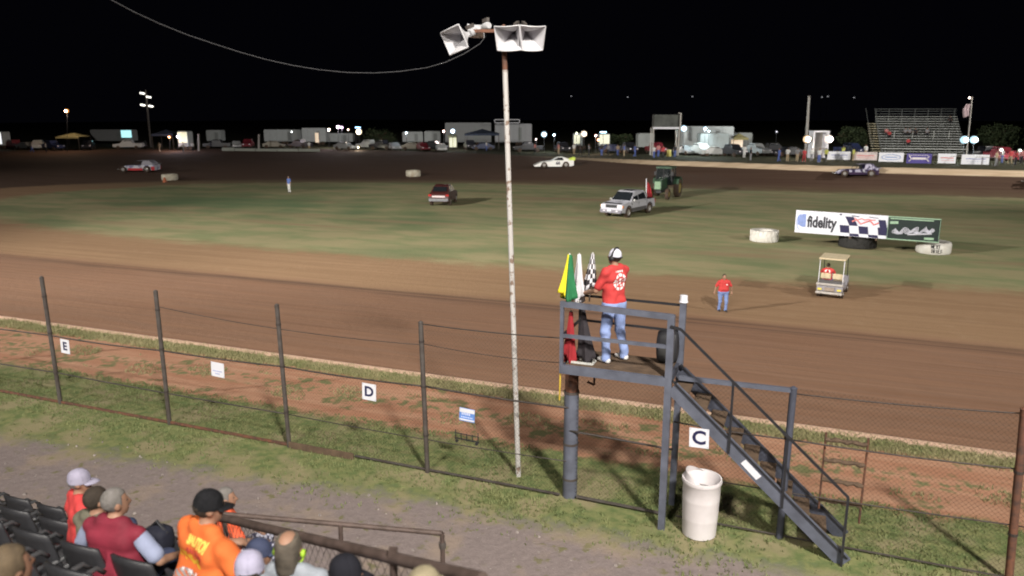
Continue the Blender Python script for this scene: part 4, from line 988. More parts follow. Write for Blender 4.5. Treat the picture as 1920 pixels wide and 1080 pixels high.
for s in (-1, 1):
    def yy(z): return s*(.905-(z-1.22)*.19/.38*.62)
    for (a, b, c_, d, nm) in (((1.12, 1.25), (.10, 1.25), (.10, 1.75), (.58, 1.75), 'side_window'), ((.02, 1.25), (-1.22, 1.25), (-1.12, 1.74), (.02, 1.75), 'side_window')):
        mb = MB(); mb.quad(*[(x, s*(.925-(z-1.19)*.33), z) for x, z in (a, b, c_, d)]); mb.build(nm, m_glass, pk)
    MB().box((1.0, s*1.04, 1.28), (.12, .2, .17)).build('mirror', mat('chrome', (.8, .8, .82), .2, .8), pk, bevel=.02)
    MB().box((2.72, s*.72, .92), (.12, .40, .20)).build('headlight', mat('headlight_glass', (.85, .80, .86), .2), pk, bevel=.02)
    MB().box((2.66, s*.96, .90), (.14, .05, .18)).build('indicator', mat('amber_glass', (.6, .22, .05), .3), pk)
    MB().box((.1, s*.965, .56), (5.0 if False else 2.55, .04, .26)).build('cladding', m_gclad, pk, bevel=.01)
    MB().box((-.42, s*.965, 1.08), (.18, .03, .035)).box((.45, s*.965, 1.08), (.18, .03, .035)).build('door_handle', m_rim, pk)
    MB().box((-2.765, s*.86, .95), (.04, .16, .36)).build('tail_light', mat('red_glass', (.4, .02, .02), .3), pk)
    for x in (wf, wr): wheel(pk, x, s*.84, .40, .27)
mb = MB(); mb.quad((-1.42, -.7, 1.24), (-1.42, .7, 1.24), (-1.34, .65, 1.70), (-1.34, -.65, 1.70)); mb.build('rear_window', m_glass, pk)
for s in (-1, 1):
    for x in (1.22, .06, -1.30): MB().box((x, s*.955, .82), (.018, .02, .62)).build('door_seam', m_blk, pk)
    MB().box((-2.0, s*.80, 1.165), (1.2, .06, .03)).build('bed_rail', m_gclad, pk)
    o = MB().prism([(q_[0], q_[1]) for q_ in [(wf+.52*math.cos(a_), .42+.52*math.sin(a_)) for a_ in np.linspace(0, PI, 12)]+[(wf+.44*math.cos(a_), .42+.44*math.sin(a_)) for a_ in np.linspace(PI, 0, 12)]], s*.93, s*.985).build('wheel_arch_trim', m_gclad, pk)
    o = MB().prism([(q_[0], q_[1]) for q_ in [(wr+.52*math.cos(a_), .42+.52*math.sin(a_)) for a_ in np.linspace(0, PI, 12)]+[(wr+.44*math.cos(a_), .42+.44*math.sin(a_)) for a_ in np.linspace(PI, 0, 12)]], s*.93, s*.985).build('wheel_arch_trim', m_gclad, pk)
MB().box((2.79, 0, .92), (.06, .95, .22)).build('grille', m_blk, pk, bevel=.01)
MB().box((2.82, 0, .53), (.22, 1.86, .24)).build('bumper', mat('grey_bumper', (.22, .21, .25), .4, .3), pk, bevel=.03)
MB().box((2.94, -.1, .60), (.02, .32, .12)).build('number_plate', m_wht, pk)
MB().box((2.92, .55, .58), (.04, .16, .08)).box((2.92, -.55, .58), (.04, .16, .08)).build('fog_light', mat('headlight_glass', (1, 1, 1)), pk)
MB().box((2.45, 0, 1.135), (.30, 1.45, .03), ry=.1).build('bug_shield', m_blk, pk)
MB().box((-.05, 0, 1.935), (.62, .85, .02)).build('sunroof', m_glass, pk)
MB().box((1.75, 0, 1.19), (.7, .5, .03), ry=.07).build('hood_scoop', m_silv, pk, bevel=.01)
Pf = pk.matrix_basis @ Vector((-2.3, -.55, 1.12)) if False else Vector(P)+Matrix.Rotation(pk.rotation_euler.z, 3, 'Z') @ Vector((-2.35, .45, 1.16))
r = empty('flag', Pf, .3, 'red flag on a white pole standing up from the bed of the silver pickup truck', 'flag')
MB().cyl((0, 0, -.1), (-.05, 0, 1.75), .035, n=8).build('pole', m_wht, r)
mb = MB(); n = 8; vs = []
for i in range(n+1):
    for k in range(n+1): x = .62*i/n*(k/n)**.7; vs.append((x+.05, .10*math.sin(i*1.3+k*.5), 1.45-1.35*k/n))
mb.add(vs, [(i*(n+1)+k, i*(n+1)+k+1, (i+1)*(n+1)+k+1, (i+1)*(n+1)+k) for i in range(n) for k in range(n)])
o = mb.build('cloth', fr, r, smooth=True); o.modifiers.new('thickness', 'SOLIDIFY').thickness = .01
pk.scale = (1.07,)*3
# tractor -----------------------------------------------------------
P = gp(1246, 370); tr = empty('tractor', P, math.radians(-116), 'dark green farm tractor with closed cab parked behind the pickup truck', 'tractor')
m_jd = mat('dark_green_paint', (.022, .062, .032), .5, var=.25, scale=3); m_yel = mat('dull_yellow_paint', (.22, .17, .05), .6)
car_body(tr, [(.55, 1.05), (.55, 1.95), (2.5, 1.80), (2.62, 1.6), (2.62, .95), (2.2, .85)], .36, m_jd, None, 'hood', .04)
MB().box((2.64, 0, 1.35), (.05, .55, .7)).build('grille', mat('pale_green_grille', (.22, .34, .22), .6), tr)
car_body(tr, [(-.2, .6), (-.2, 1.1), (2.3, 1.0), (2.3, .6)], .25, m_blk, None, 'chassis', .02)
car_body(tr, [(.5, 1.2), (.62, 2.75), (-.95, 2.75), (-1.0, 1.55), (-.6, 1.2)], .76, m_glass, lambda x, z: .86 if z > 2 else 1, 'cab', .03)
MB().box((-.18, 0, 2.84), (1.85, 1.55, .18)).build('cab_roof', m_jd, tr, bevel=.05)
for s in (-1, 1):
    mb = MB()
    for x0, x1 in ((.52, .62), (-.2, -.2), (-1.0, -.95)): mb.bar((x0, s*.78, 1.25), (x1, s*.68, 2.76), .07, .07)
    mb.build('cab_post', m_blk, tr)
    car_body(tr, [(-1.75, 1.2), (-1.55, 1.75), (-.9, 1.95), (-.25, 1.75), (-.05, 1.3), (-.2, 1.3), (-.5, 1.65), (-.9, 1.78), (-1.4, 1.62), (-1.6, 1.2)], .3, m_jd, None, 'fender', .01).location = (0, s*.95, 0)
    wheel(tr, -.9, s*1.0, .88, .46, m_yel, .55, 'rear_wheel'); wheel(tr, 2.0, s*.80, .52, .30, m_yel, .5, 'front_wheel')
    MB().box((.62, s*.8, 2.3), (.1, .25, .35)).build('mirror', m_blk, tr)
    MB().box((-1.08, s*.6, 2.80), (.08, .2, .1)).build('work_light', m_wht, tr)
MB().cyl((1.5, .2, 1.85), (1.5, .2, 2.75), .06, n=10).build('exhaust', m_blk, tr)
MB().box((.35, -.95, .8), (.4, .3, .05)).box((.4, -.95, .5), (.4, .3, .05)).build('step', m_blk, tr)
tr.scale = (1.08,)*3
# maroon car ---------------------------------------------------------
P = gp(832, 382); mc = empty('maroon_car', P, math.radians(84), 'old maroon sedan parked on the infield, seen from behind', 'car')
m_mar = mat('maroon_paint', (.065, .018, .018), .4, var=.2, scale=3)
lo_ = [(-2.2, .32), (-1.75, .30)]+arch(-1.35, .36, .32)+arch(1.35, .36, .32)+[(2.15, .32), (2.25, .45), (2.2, .72), (1.9, .82), (1.1, .95), (-1.4, 1.0), (-2.05, .95), (-2.22, .80), (-2.25, .5)]
car_body(mc, lo_, .88, m_mar, lambda x, z: .90 if z > .85 else (.94 if abs(x) > 2.1 else 1), bev=.05)
car_body(mc, [(1.05, .94), (.35, 1.40), (-.1, 1.46), (-.75, 1.44), (-1.15, 1.34), (-1.75, .98)], .78, m_mar, lambda x, z: .78 if z > 1.2 else 1, 'roof', .05)
mb = MB(); mb.quad((-1.72, -.62, 1.02), (-1.72, .62, 1.02), (-1.22, .54, 1.31), (-1.22, -.54, 1.31)); shift(mb, (-.03, 0, .03)).build('rear_window', m_glass, mc)
mb = MB(); mb.quad((1.0, -.66, .98), (1.0, .66, .98), (.40, .56, 1.36), (.40, -.56, 1.36)); shift(mb, (.03, 0, .03)).build('windscreen', m_glass, mc)
for s in (-1, 1):
    for a, b, c_, d in (((.88, .98), (.0, .98), (.0, 1.36), (.40, 1.36)), ((-.06, .98), (-1.1, 1.0), (-1.0, 1.30), (-.06, 1.36))):
        mb = MB(); mb.quad(*[(x, s*(.815-(z-.94)*.36), z) for x, z in (a, b, c_, d)]); mb.build('side_window', m_glass, mc)
    for x in (-1.35, 1.35): wheel(mc, x, s*.78, .33, .22, rr=.55)
    MB().box((-2.2, s*.74, .80), (.08, .28, .13)).build('tail_light', mat('red_glass', (.4, .02, .02)), mc, bevel=.01)
    MB().box((2.2, s*.62, .62), (.08, .3, .13)).build('headlight', mat('headlight_glass', (1, 1, 1)), mc)
MB().box((-2.25, 0, .72), (.05, 1.10, .12)).build('tail_panel', mat('pale_reflector', (.75, .62, .64), .3), mc)
MB().box((-2.28, 0, .48), (.14, 1.66, .20)).build('rear_bumper', mat('dull_grey_bumper', (.20, .20, .22), .6), mc, bevel=.03)
MB().box((2.28, 0, .48), (.14, 1.66, .20)).build('front_bumper', mat('dull_grey_bumper', (1, 1, 1)), mc, bevel=.03)
mc.scale = (1.08, 1.10, 1.30)
# golf cart -----------------------------------------------------------
P = gp(1560, 551); gc = empty('golf_cart', P, math.radians(60), 'cream roofed golf cart driving away across the dirt apron', 'golf cart')
m_cream = mat('cream_panel', (.62, .52, .36), .5, var=.08); m_gcg = mat('grey_cart_body', (.30, .29, .33), .5)
car_body(gc, [(-1.15, .35), (-.85, .33)]+arch(-.75, .27, .25)[1:-1]+[(-.42, .30), (.42, .30)]+arch(.78, .27, .25)[1:-1]+[(1.10, .33), (1.18, .55), (.95, .80), (.62, .86), (.50, .42), (-.20, .42), (-.25, .66), (-1.0, .70), (-1.15, .60)], .56, m_gcg, bev=.02)
for s in (-1, 1):
    wheel(gc, -.75, s*.48, .24, .20, rr=.5); wheel(gc, .78, s*.48, .24, .20, rr=.5)
    MB().tube([(-1.02, s*.52, .68), (-.95, s*.52, 1.80)], .018, 8).build('roof_post', m_wht, gc); MB().tube([(.62, s*.52, .82), (.40, s*.52, 1.80)], .018, 8).build('roof_post', m_blk, gc)
    MB().box((-.42, s*.26, .72), (.46, .46, .10)).build('seat_cushion', m_cream, gc, bevel=.03)
    MB().box((-.68, s*.26, .98), (.09, .44, .26), ry=-.12).build('seat_back', m_cream, gc, bevel=.03)
    MB().box((-1.19, s*.42, .44), (.04, .18, .08)).build('tail_lamp', mat('yellow_lens', (.75, .62, .10), .4), gc, bevel=.01)
MB().box((-.28, 0, 1.83), (1.55, 1.18, .07)).build('roof', m_cream, gc, bevel=.03)
MB().box((-1.28, 0, .30), (.14, 1.14, .10)).build('rear_bumper', mat('pale_bumper', (.45, .42, .40), .6), gc, bevel=.02)
MB().box((-1.20, 0, .68), (.10, 1.16, .10)).build('rear_rail', mat('pale_bumper', (1, 1, 1)), gc, bevel=.02)
MB().box((-1.20, 0, .46), (.04, .42, .16)).build('number_plate', mat('dull_plate', (.30, .24, .20), .6), gc)
MB().box((-1.0, 0, .78), (.26, .98, .12)).build('cargo_tray', m_gclad, gc, bevel=.01)
MB().tube([(.50, .28, .80), (.30, .28, .98)], .02, 8).build('steering_column', m_blk, gc)
MB().lathe([(.15, -.012), (.165, 0), (.15, .012), (.135, 0), (.15, -.012)], 18, (0, 0, 0)).build('steering_wheel', m_blk, gc, loc=(.29, .28, 1.0)).rotation_euler = (0, -.7, 0)
dv = Vector(P)+Matrix.Rotation(math.radians(60), 3, 'Z') @ Vector((-.44, .22, .25))
dr, dsht, hpd = human('driver in red t-shirt seated on the left of the golf cart', dv, math.radians(-30), 'sit', res=.025, shirt=m_redt, hair=m_hairb, fat=1.15, J=dict(elbL=(-.30, .15, .80), wrL=(-.18, .5, .80), elbR=(.30, .15, .80), wrR=(.12, .5, .80)))
press(subdiv_grid(-.12, .12, .80, 1.0, 16, lambda x, z: .06 < math.hypot(x, z-.92) < .115 and z > .88), dsht).build('back_emblem', m_wprint, dr)
# infield tyres --------------------------------------------------------
m_wty = mat('white_painted_tyre', (.60, .59, .57), .6, col2=(.48, .45, .41), scale=3)
m_wtyd = mat('dusty_white_tyre', (.50, .48, .40), .7, col2=(.33, .27, .20), scale=2)
def big_tyre(px, py, R, H, label, m, lugs=True, group='painted marker tyres on the infield'):
    p = gp(px, py); r = empty('marker_tyre', p, .3, label, 'tyre', group)
    MB().lathe([(R*.62, H*.06), (R*.80, 0), (R*.94, H*.03), (R, H*.18), (R*1.0, H*.82), (R*.94, H*.97), (R*.80, H), (R*.62, H*.94), (R*.58, H*.8), (R*.58, H*.2), (R*.62, H*.06)], 40).build('carcass', m, r, auto=50)
    if lugs:
        n = 22
        for q in range(n):
            a = 2*PI*q/n
            for z0, z1, da in ((.04, .46, .09), (.54, .96, -.09)):
                mb = MB(); mb.bar((R*.985*math.cos(a+da), R*.985*math.sin(a+da), H*z0), (R*1.0*math.cos(a), R*1.0*math.sin(a), H*z1), .05, .05); mb.build('tread_lug', m, r)
    return r, p
big_tyre(1432, 452, .90, .78, 'white painted marker tyre left of the advertising board', m_wty)
r, p = big_tyre(1749, 474, .98, .74, 'white painted marker tyre with black writing at the right end of the board', m_wty, False)
mb = MB()
def stroke(pts, wd=.05):
    for a, b in zip(pts[:-1], pts[1:]):
        qa, qb = [Vector((1.0*math.cos(t_), 1.0*math.sin(t_), z_))*1 for t_, z_ in (a, b)]; qa.x *= .985; qa.y *= .985; qb.x *= .985; qb.y *= .985; mb.bar(qa, qb, wd, wd)
A0_ = -PI/2-.3-.62; dA_ = .085
def glyph(k, row, segs):
    for sg_ in segs: stroke([(A0_+(k+x_)*dA_*1.5, .14+(1-row)*.27+z_*.22) for x_, z_ in sg_], .032)
for k, g in enumerate(([[(0, 0), (0, 1), (.7, 0), (.7, 1)]], [[(.7, 0), (0, 0), (0, 1), (.7, 1)], [(0, .5), (.5, .5)]], [[(0, 1), (.7, 0)], [(0, 0), (.7, 1)]], [[(.35, 0), (.35, 1)], [(0, 1), (.7, 1)]])): glyph(k, 0, g)
for k, g in enumerate(([[(.35, 0), (.35, 1)], [(0, 1), (.7, 1)]], [[(0, 0), (0, 1), (.6, .9), (.6, .5), (0, .5), (.7, 0)]], [[(.35, 0), (.35, 1)]], [[(.7, 0), (0, 0), (0, 1), (.7, 1)], [(0, .5), (.5, .5)]], [[(0, 0), (.7, .3), (0, .7), (.7, 1)]])): glyph(k, 1, g)
mb.build('painted_writing', m_blk, r)
big_tyre(775, 331, .98, .85, 'pale painted marker tyre at the far track edge behind the maroon car', m_wtyd, False)
r, p = big_tyre(319, 338, 1.0, .80, 'dusty white marker tyre at the far track edge on the left', m_wtyd, False)
q = gp(309, 342); r = empty('orange_cone', q, 0, 'small faded orange cone leaning by the far left marker tyre', 'cone'); MB().lathe([(.0, 0), (.34, 0), (.34, .06), (.24, .08), (.10, .62), (0, .64)], 14).build('cone', mat('faded_orange', (.42, .13, .06), .7), r, auto=40)
MB().box((0, 0, .02), (.6, .6, .05)).build('base', m_rub, r)
# advertising board on black tyres ------------------------------------------
bt, btp = big_tyre(1607, 463, 1.12, .82, 'dusty black tractor tyre supporting the advertising board', m_rub, True, None)
BL = Vector((18.35, 48.75, -.93)); BR = Vector((25.35, 44.45, -.93)); bd = BR-BL; bl = bd.length; brz = math.atan2(bd.y, bd.x)
bdr = empty('advertising_board', (BL+BR)/2, brz, 'long white checkered and dark green advertising board standing on a tractor tyre', 'advertising board'); BH = 1.43
x0 = -bl/2; xa = x0+bl*.655; XE = bl/2
m_pan = mat('white_panel', (.62, .63, .72), .5, var=.03); m_dg = mat('dark_green_panel', (.008, .018, .018), .5); m_lg = mat('pale_green_trim', (.28, .42, .30), .5); m_nav = mat('navy_print', (.015, .012, .06), .5)
MB().box(((x0+xa)/2, 0, BH/2), (xa-x0, .05, BH)).build('white_panel', m_pan, bdr)
MB().box(((xa+XE)/2, 0, BH/2), (XE-xa, .05, BH)).build('green_panel', m_dg, bdr)
mb = MB()
for a, b in (((xa, BH-.03), (XE, BH-.03)), ((xa, .03), (XE, .03)), ((XE-.03, 0), (XE-.03, BH)), ((xa+.03, 0), (xa+.03, BH))): mb.bar((a[0], -.03, a[1]), (b[0], -.03, b[1]), .02, .06)
mb.build('green_trim', m_lg, bdr)
shift(text_mb('fidelity', .98, .008, .036, sx=.66), (x0+bl*.195, -.035, BH*.50)).build('lettering', mat('charcoal_print', (.03, .03, .04), .5), bdr)
mb = MB()
for k in range(6):                      # pale blue half round logo of slats
    a = x0+bl*.022+k*.085; h = .36+.055*k if k < 4 else .52; mb.box((a, -.033, BH*.56), (.066, .012, h*1.6))
mb.build('logo', mat('pale_blue_logo', (.16, .24, .55), .5), bdr)
mb = MB(); mb.tube([(x0+bl*.055+.36*math.cos(t_), -.035, BH*.48+.58*math.sin(t_)) for t_ in np.linspace(PI*.62, PI*1.42, 12)], .018, 5); mb.build('logo_arc', mat('blue_logo', (.16, .28, .62), .5), bdr)
mb = MB(); cx0 = x0+bl*.325; cw = (xa-cx0-.05)/4.9
ch_ = [(0, .40, .66), (2, .40, .66), (4, .40, .66), (1, .12, .40), (3, .12, .40), (0, .70, .95), (4.1, .70, .92)]
def para(xa_, xb_, za, zb, sk=.16):
    mb.quad((xa_+sk, -.031, za), (xb_+sk, -.031, za), (xb_, -.031, zb), (xa_, -.031, zb))
for k in (0, 2, 4): para(cx0+k*cw, cx0+(k+1)*cw, BH*.14, BH*.47, .08)
for k in (1, 3): para(cx0+k*cw+.05, cx0+(k+1)*cw+.05, BH*.01, BH*.13, .05)
para(cx0+.5*cw, cx0+1.4*cw, BH*.47, BH*.86, .30); para(cx0+4.0*cw, cx0+4.75*cw, BH*.47, BH*.80, .12)
mb.build('checker_print', m_nav, bdr)
mb = MB(); mb.tube([(cx0+1.3*cw+.25*k, -.036, BH*(.66+.10*math.sin(k*2.1))) for k in range(7)], .05, 5); mb.tube([(cx0+1.5*cw+.2*k, -.036, BH*(.78+.05*math.sin(k*3+1))) for k in range(7)], .035, 5)
mb.build('red_script', mat('faded_red_print', (.72, .22, .22), .6), bdr)
mb = MB(); mb.bar((cx0+1.2*cw, -.035, BH*.90), (cx0+2.0*cw, -.035, BH*.88), .01, .05); mb.bar((cx0+3.0*cw, -.035, BH*.90), (cx0+4.0*cw, -.035, BH*.86), .01, .04); mb.bar((cx0-.05, -.035, BH*.93), (cx0+.08, -.035, BH*.93), .01, .09); mb.build('small_print', m_nav, bdr)
mb = MB(); gw = XE-xa; gx = xa
for q in range(5):
    mb.tube([(gx+gw*(.12+.76*k/60+.03*math.cos(k*.55+q)), -.036, BH*(.36+.20*k/60+(.12-.02*q)*math.sin(k*.42+q*.5)-.025*q)) for k in range(61)], .020, 4)
mb.tube([(gx+gw*(.40+.45*k/8), -.036, BH*(.26+.10*k/8)) for k in range(9)], .05, 5)
mb.build('silver_script', mat('silver_print', (.50, .50, .58), .5), bdr)
mb = MB(); mb.bar((gx+.12, -.036, BH*.90), (gx+gw*.86, -.036, BH*.90), .01, .07); mb.bar((gx+.12, -.036, BH*.72), (gx+gw*.2, -.036, BH*.74), .01, .16); mb.bar((gx+gw*.72, -.036, BH*.14), (gx+gw*.9, -.036, BH*.15), .01, .13); mb.build('small_print', m_lg, bdr)
mb = MB()
for x in (-2.6, -.9, .9, 2.6): mb.bar((x, .06, -.0), (x, .06, BH), .08, .06)
mb.bar((-3.9, .06, .25), (3.9, .06, .25), .06, .08); mb.bar((-3.9, .06, 1.15), (3.9, .06, 1.15), .06, .08); mb.build('back_frame', m_wood, bdr)
for x in (-.75, .75): MB().bar((x, .25, -.06), (x, -.3, -.06), .09, .09).build('support_block', m_wood, bdr)
# race cars ---------------------------------------------------------------
def race_tyres(r, xf, xr, wy=.86, rad=.34):
    for s in (-1, 1): wheel(r, xf, s*wy, rad, .28, m_rim, .5); wheel(r, xr, s*(wy+.02), rad+.03, .38, m_rim, .5)
def modified(px, py, rz, label, mbody, mlow, mroof, scale=1.08):
    p = gp(px, py); r = empty('race_car', p, rz, label, 'race car', 'race cars on the far straight'); r.scale = (scale,)*3
    race_tyres(r, 1.45, -1.30, .92)
    car_body(r, [(.35, .30), (.45, .78), (1.5, .72), (2.15, .45), (2.2, .25), (1.2, .22)], .34, mbody, lambda x, z: .75 if x > 2 else 1, 'nose', .03)
    car_body(r, [(-2.1, .22), (-2.15, .80), (-1.85, .86), (-.9, .80), (.9, .72), (1.0, .40), (1.0, .22)]+[(-.85, .22)], .82, mbody, lambda x, z: 1, 'body', .03)
    for s in (-1, 1):
        MB().box((.1, s*.84, .34), (1.7, .03, .26)).build('side_skirt', mlow, r); MB().box((-1.95, s*.85, .45), (.40, .03, .42)).build('rear_skirt', mlow, r)
        t = MB(); t.quad((-2.1, s*.80, .84), (-.6, s*.80, .80), (-.75, s*.66, 1.28), (-1.55, s*.68, 1.30)); o = t.build('sail_panel', mroof, r); o.modifiers.new('thickness', 'SOLIDIFY').thickness = .02
        MB().tube([(-.75, s*.66, 1.30), (-.02, s*.66, 1.26), (.30, s*.70, .80)], .025, 6).build('roll_cage_bar', m_blk, r)
        n_ = text_mb('9', .5, .01, .02); n_.v = [(x*-s-.55, s*.835+s*abs(y), z+.56) for x, y, z in n_.v]; n_.build('racing_number', m_wht, r)
    MB().box((-.85, 0, 1.32), (1.45, 1.34, .04), ry=.03).build('roof', mroof, r, bevel=.01)
    MB().box((-2.1, 0, .88), (.5, 1.66, .03), ry=.35).build('rear_deck', mroof, r)
    MB().tube([(2.2, -.5, .35), (2.35, -.45, .3), (2.35, .45, .3), (2.2, .5, .35)], .03, 6).build('front_bumper', m_rim, r)
    MB().box((-.45, 0, .92), (.25, .45, .55)).build('seat', m_blk, r, bevel=.04)
    return r
m_rpw = mat('white_race_paint', (.60, .60, .68), .35, col2=(.22, .22, .36), scale=2.2, thr=.45); m_rpr = mat('red_race_paint', (.55, .04, .05), .4); m_rpg = mat('grey_roof_paint', (.30, .29, .34), .5)
modified(262, 322, PI+.02, 'white and red open wheel race car running on the far left of the track', m_rpw, m_rpr, m_rpg, 1.2)
m_rpp = mat('purple_black_race_paint', (.42, .40, .52), .35, col2=(.03, .02, .07), scale=2.6, thr=.52)
modified(1604, 330, PI-.12, 'black and pale purple open wheel race car on the far straight below the banners', m_rpp, mat('dark_purple_paint', (.04, .02, .06), .4), m_rpp, 1.05)
modified(1963, 346, PI-.1, 'white and blue race car just entering the frame at the right edge of the track', m_rpw, mat('blue_race_paint', (.06, .08, .3), .4), m_rpg, 1.0)
p = gp(1040, 314); lm = empty('race_car', p, PI+.05, 'white wedge shaped race car with a neon yellow rear spoiler side on the far straight', 'race car', 'race cars on the far straight'); lm.scale = (1.16,)*3
m_lmw = mat('clean_white_race_paint', (.80, .79, .78), .3, var=.05)
race_tyres(lm, 1.35, -1.25, .84, .35)
car_body(lm, [(-2.2, .30), (-2.2, .88), (-1.6, .92), (.3, .84), (1.7, .66), (2.55, .28), (2.5, .16), (1.9, .18)]+arch(1.35, .44, .16)[::-1]+arch(-1.25, .46, .16)[::-1], .93, m_lmw, lambda x, z: .93 if z > .8 else 1, 'body', .02)
car_body(lm, [(.45, .84), (-.35, 1.28), (-.9, 1.30), (-1.9, .92)], .70, m_lmw, lambda x, z: .82 if z > 1.1 else 1, 'roof', .02)
for s in (-1, 1):
    mb = MB(); mb.quad(*[(x, s*(.715-(z-.84)*.28), z) for x, z in ((.22, .90), (-1.0, .90), (-.85, 1.22), (-.36, 1.22))]); mb.build('side_window', m_glass, lm)
    car_body(lm, [(-2.35, .88), (-2.35, 1.22), (-1.5, .92)], .015, mat('neon_yellow_paint', (.65, .80, .12), .5), None, 'spoiler_side', 0).location = (0, s*.85, 0)
    n_ = text_mb('66', .5, .01, .02); n_.v = [(x*-s-.3, s*.94+s*abs(y), z+.56) for x, y, z in n_.v]; n_.build('racing_number', m_nav, lm)
MB().box((-2.33, 0, 1.06), (.03, 1.7, .34), ry=-.35).build('spoiler', mat('neon_yellow_paint', (1, 1, 1)), lm)
# ------------------------------------------------------------------ background paddock
m_trl = mat('white_trailer_skin', (.42, .45, .46), .5, var=.06, scale=2); m_trl2 = mat('grey_trailer_skin', (.26, .28, .28), .5, var=.1)
m_lit = {'aqua': emi('aqua_lit_window', (.45, .95, 1.0), 1.0), 'cream': emi('cream_lit_panel', (.95, .95, .62), .62), 'white': emi('white_lit_panel', (.95, .97, 1.0), .9), 'warm': emi('warm_lit_doorway', (1.0, .72, .45), .55)}
def gpz(px, py): return gp(px, py)
def bulb(px, py, base_px, base_py, col, s, label, rad=.22, power=0, pole=True, tube=False, pc=None):
    """lamp on a mast: base on the ground, bulb at the height seen in the photo"""
    g = gpz(base_px, base_py); z = zat(py, g); x = ray(px, py).x*depth(Vector((g.x, g.y, z)))
    r = empty('lit_lamp', g, 0, label, 'lamp', 'lit lamps in the paddock')
    h = z-g.z; m = emi('lamp_glow_%s' % '_'.join('%d' % int(c_*10) for c_ in col), col, s)
    if tube: MB().cyl((x-g.x-.5, 0, h), (x-g.x+.5, 0, h), .10, n=8).build('glow_tube', m, r)
    else:
        q_ = .62; mg = mat('lamp_glass_%s' % '_'.join('%d' % int(c_*10) for c_ in col), (.02, .02, .02), emit=tuple(c_**2.2 for c_ in col), estr=1.15)
        MB().lathe([(0, -rad), (rad*.5, -rad*.87), (rad*.87, -rad*.5), (rad, 0), (rad*.87, rad*.5), (rad*.5, rad*.87), (0, rad)], 14, (x-g.x, 0, h)).build('globe', mg, r, smooth=True)
        MB().lathe([(0, -rad*q_), (rad*q_*.7, -rad*q_*.7), (rad*q_, 0), (rad*q_*.7, rad*q_*.7), (0, rad*q_)], 12, (x-g.x, -rad*.75, h)).build('bulb', m, r, smooth=True)
    if pole: MB().tube([(0, 0, 0), (x-g.x, .15, h-rad*.3)], .04, 6).build('mast', m_blk, r); MB().box((x-g.x, .15, h+rad), (rad*1.3, .3, .05)).build('hood', m_blk, r)
    dm = mat('lamp_diffuser_%s' % '_'.join('%d' % int(c_*10) for c_ in col), (.01, .01, .01), emit=tuple(c_**2.0 for c_ in col), estr=.5)
    if False: MB().lathe([(0, .06), (rad*1.0, .04), (rad*1.6, -.02), (rad*1.65, .0), (rad*1.0, .09), (0, .11)], 14, (x-g.x, 0, h), axis='y').build('diffuser', dm, r, smooth=True)
    if power: point((x, g.y-.5, z-.1), power, pc or tuple(.3+.7*c_ for c_ in col), .25)
    return r
def trailer(px0, px1, py_base, py_top, label, m=None, win=None, axle=.7, gn=False, wheels=True, group='trailers and campers in the paddock', d=2.5):
    a = gpz((px0+px1)/2, py_base); dd = depth(a); wd = (px1-px0)/FPX*dd; h = zat(py_top, a)-a.z; r = empty('trailer', a, 0, label, 'trailer', group)
    z0 = min(.7, h*.25)
    pf = [(-wd/2, z0), (wd/2, z0), (wd/2, h*.96), (wd/2-.2, h), (-wd/2+.2, h), (-wd/2, h*.96)]
    if gn: pf = [(-wd/2+wd*.16, z0), (wd/2, z0), (wd/2, h*.97), (wd/2-.2, h), (-wd/2+.2, h), (-wd/2, h*.94), (-wd/2+.2, z0+(h-z0)*.55)]
    mb = MB(); mb.prism(pf, 0, d); mb.build('body', m or m_trl, r, bevel=.05, auto=40)
    MB().box((0, -.02, z0+.15), (wd*.8, .03, .10)).build('trim_strip', m_trl2, r)
    nsm = int(wd/1.2)
    mb = MB()
    for k in range(1, nsm): mb.box((-wd/2+k*wd/nsm, -.008, (h+z0)/2+.1), (.03, .02, (h-z0)*.7))
    mb.build('seam', m_trl2, r)
    for k in (0, 1):
        x = -wd/2+wd*axle+k*.85
        MB().lathe([(0, -.05), (.22, -.06), (.38, 0), (.38, .2), (0, .2)], 14, (x, .05, .38), axis='y').build('wheel', m_tyre, r, auto=40)
    MB().box((-wd/2-.35, d/2, .45), (.8, .12, .12)).build('tow_bar', m_blk, r)
    MB().box((wd*.18, -.03, z0+(h-z0)*.45), (.75, .03, (h-z0)*.7)).build('door', m_trl2, r)
    if win:
        nm, x0, x1, z0_, z1_ = win; MB().box((wd*(x0+x1)/2, -.03, h*(z0_+z1_)/2), (wd*(x1-x0), .05, h*(z1_-z0_))).build('lit_window', m_lit[nm], r)
    return r
trailer(171, 250, 270, 243, 'long pale gooseneck trailer with an aqua lit rear window at the far left', mat('pale_trailer', (.30, .31, .32), .6), ('aqua', .24, .48, .45, .95), gn=True)
trailer(-22, 7, 280, 247, 'bright white trailer cut by the left edge of the frame', win=('white', -.3, .45, .3, .95))
trailer(388, 416, 270, 244, 'small white box trailer with a dark tow vehicle left of the pale barrier')
trailer(496, 566, 271, 243, 'long grey enclosed trailer behind the pale barrier', axle=.5)
trailer(567, 612, 272, 240, 'taller grey trailer with an open warm lit side door', win=('warm', .05, .2, .15, .72))
trailer(614, 662, 271, 250, 'low white open sided trailer under the brightest cluster of lamps', m_trl)
trailer(755, 793, 272, 247, 'white camper trailer with a bluish lamp, left one of a pair')
trailer(796, 826, 272, 246, 'white camper trailer with roof vent, right one of a pair')
trailer(835, 921, 273, 230, 'big grey race transporter towering behind a dark canopy', mat('transporter_skin', (.28, .29, .30), .6), d=3)
trailer(928, 997, 273, 232, 'tall pale motorhome directly behind the loudspeaker pole', mat('motorhome_skin', (.42, .43, .46), .5), axle=.6)
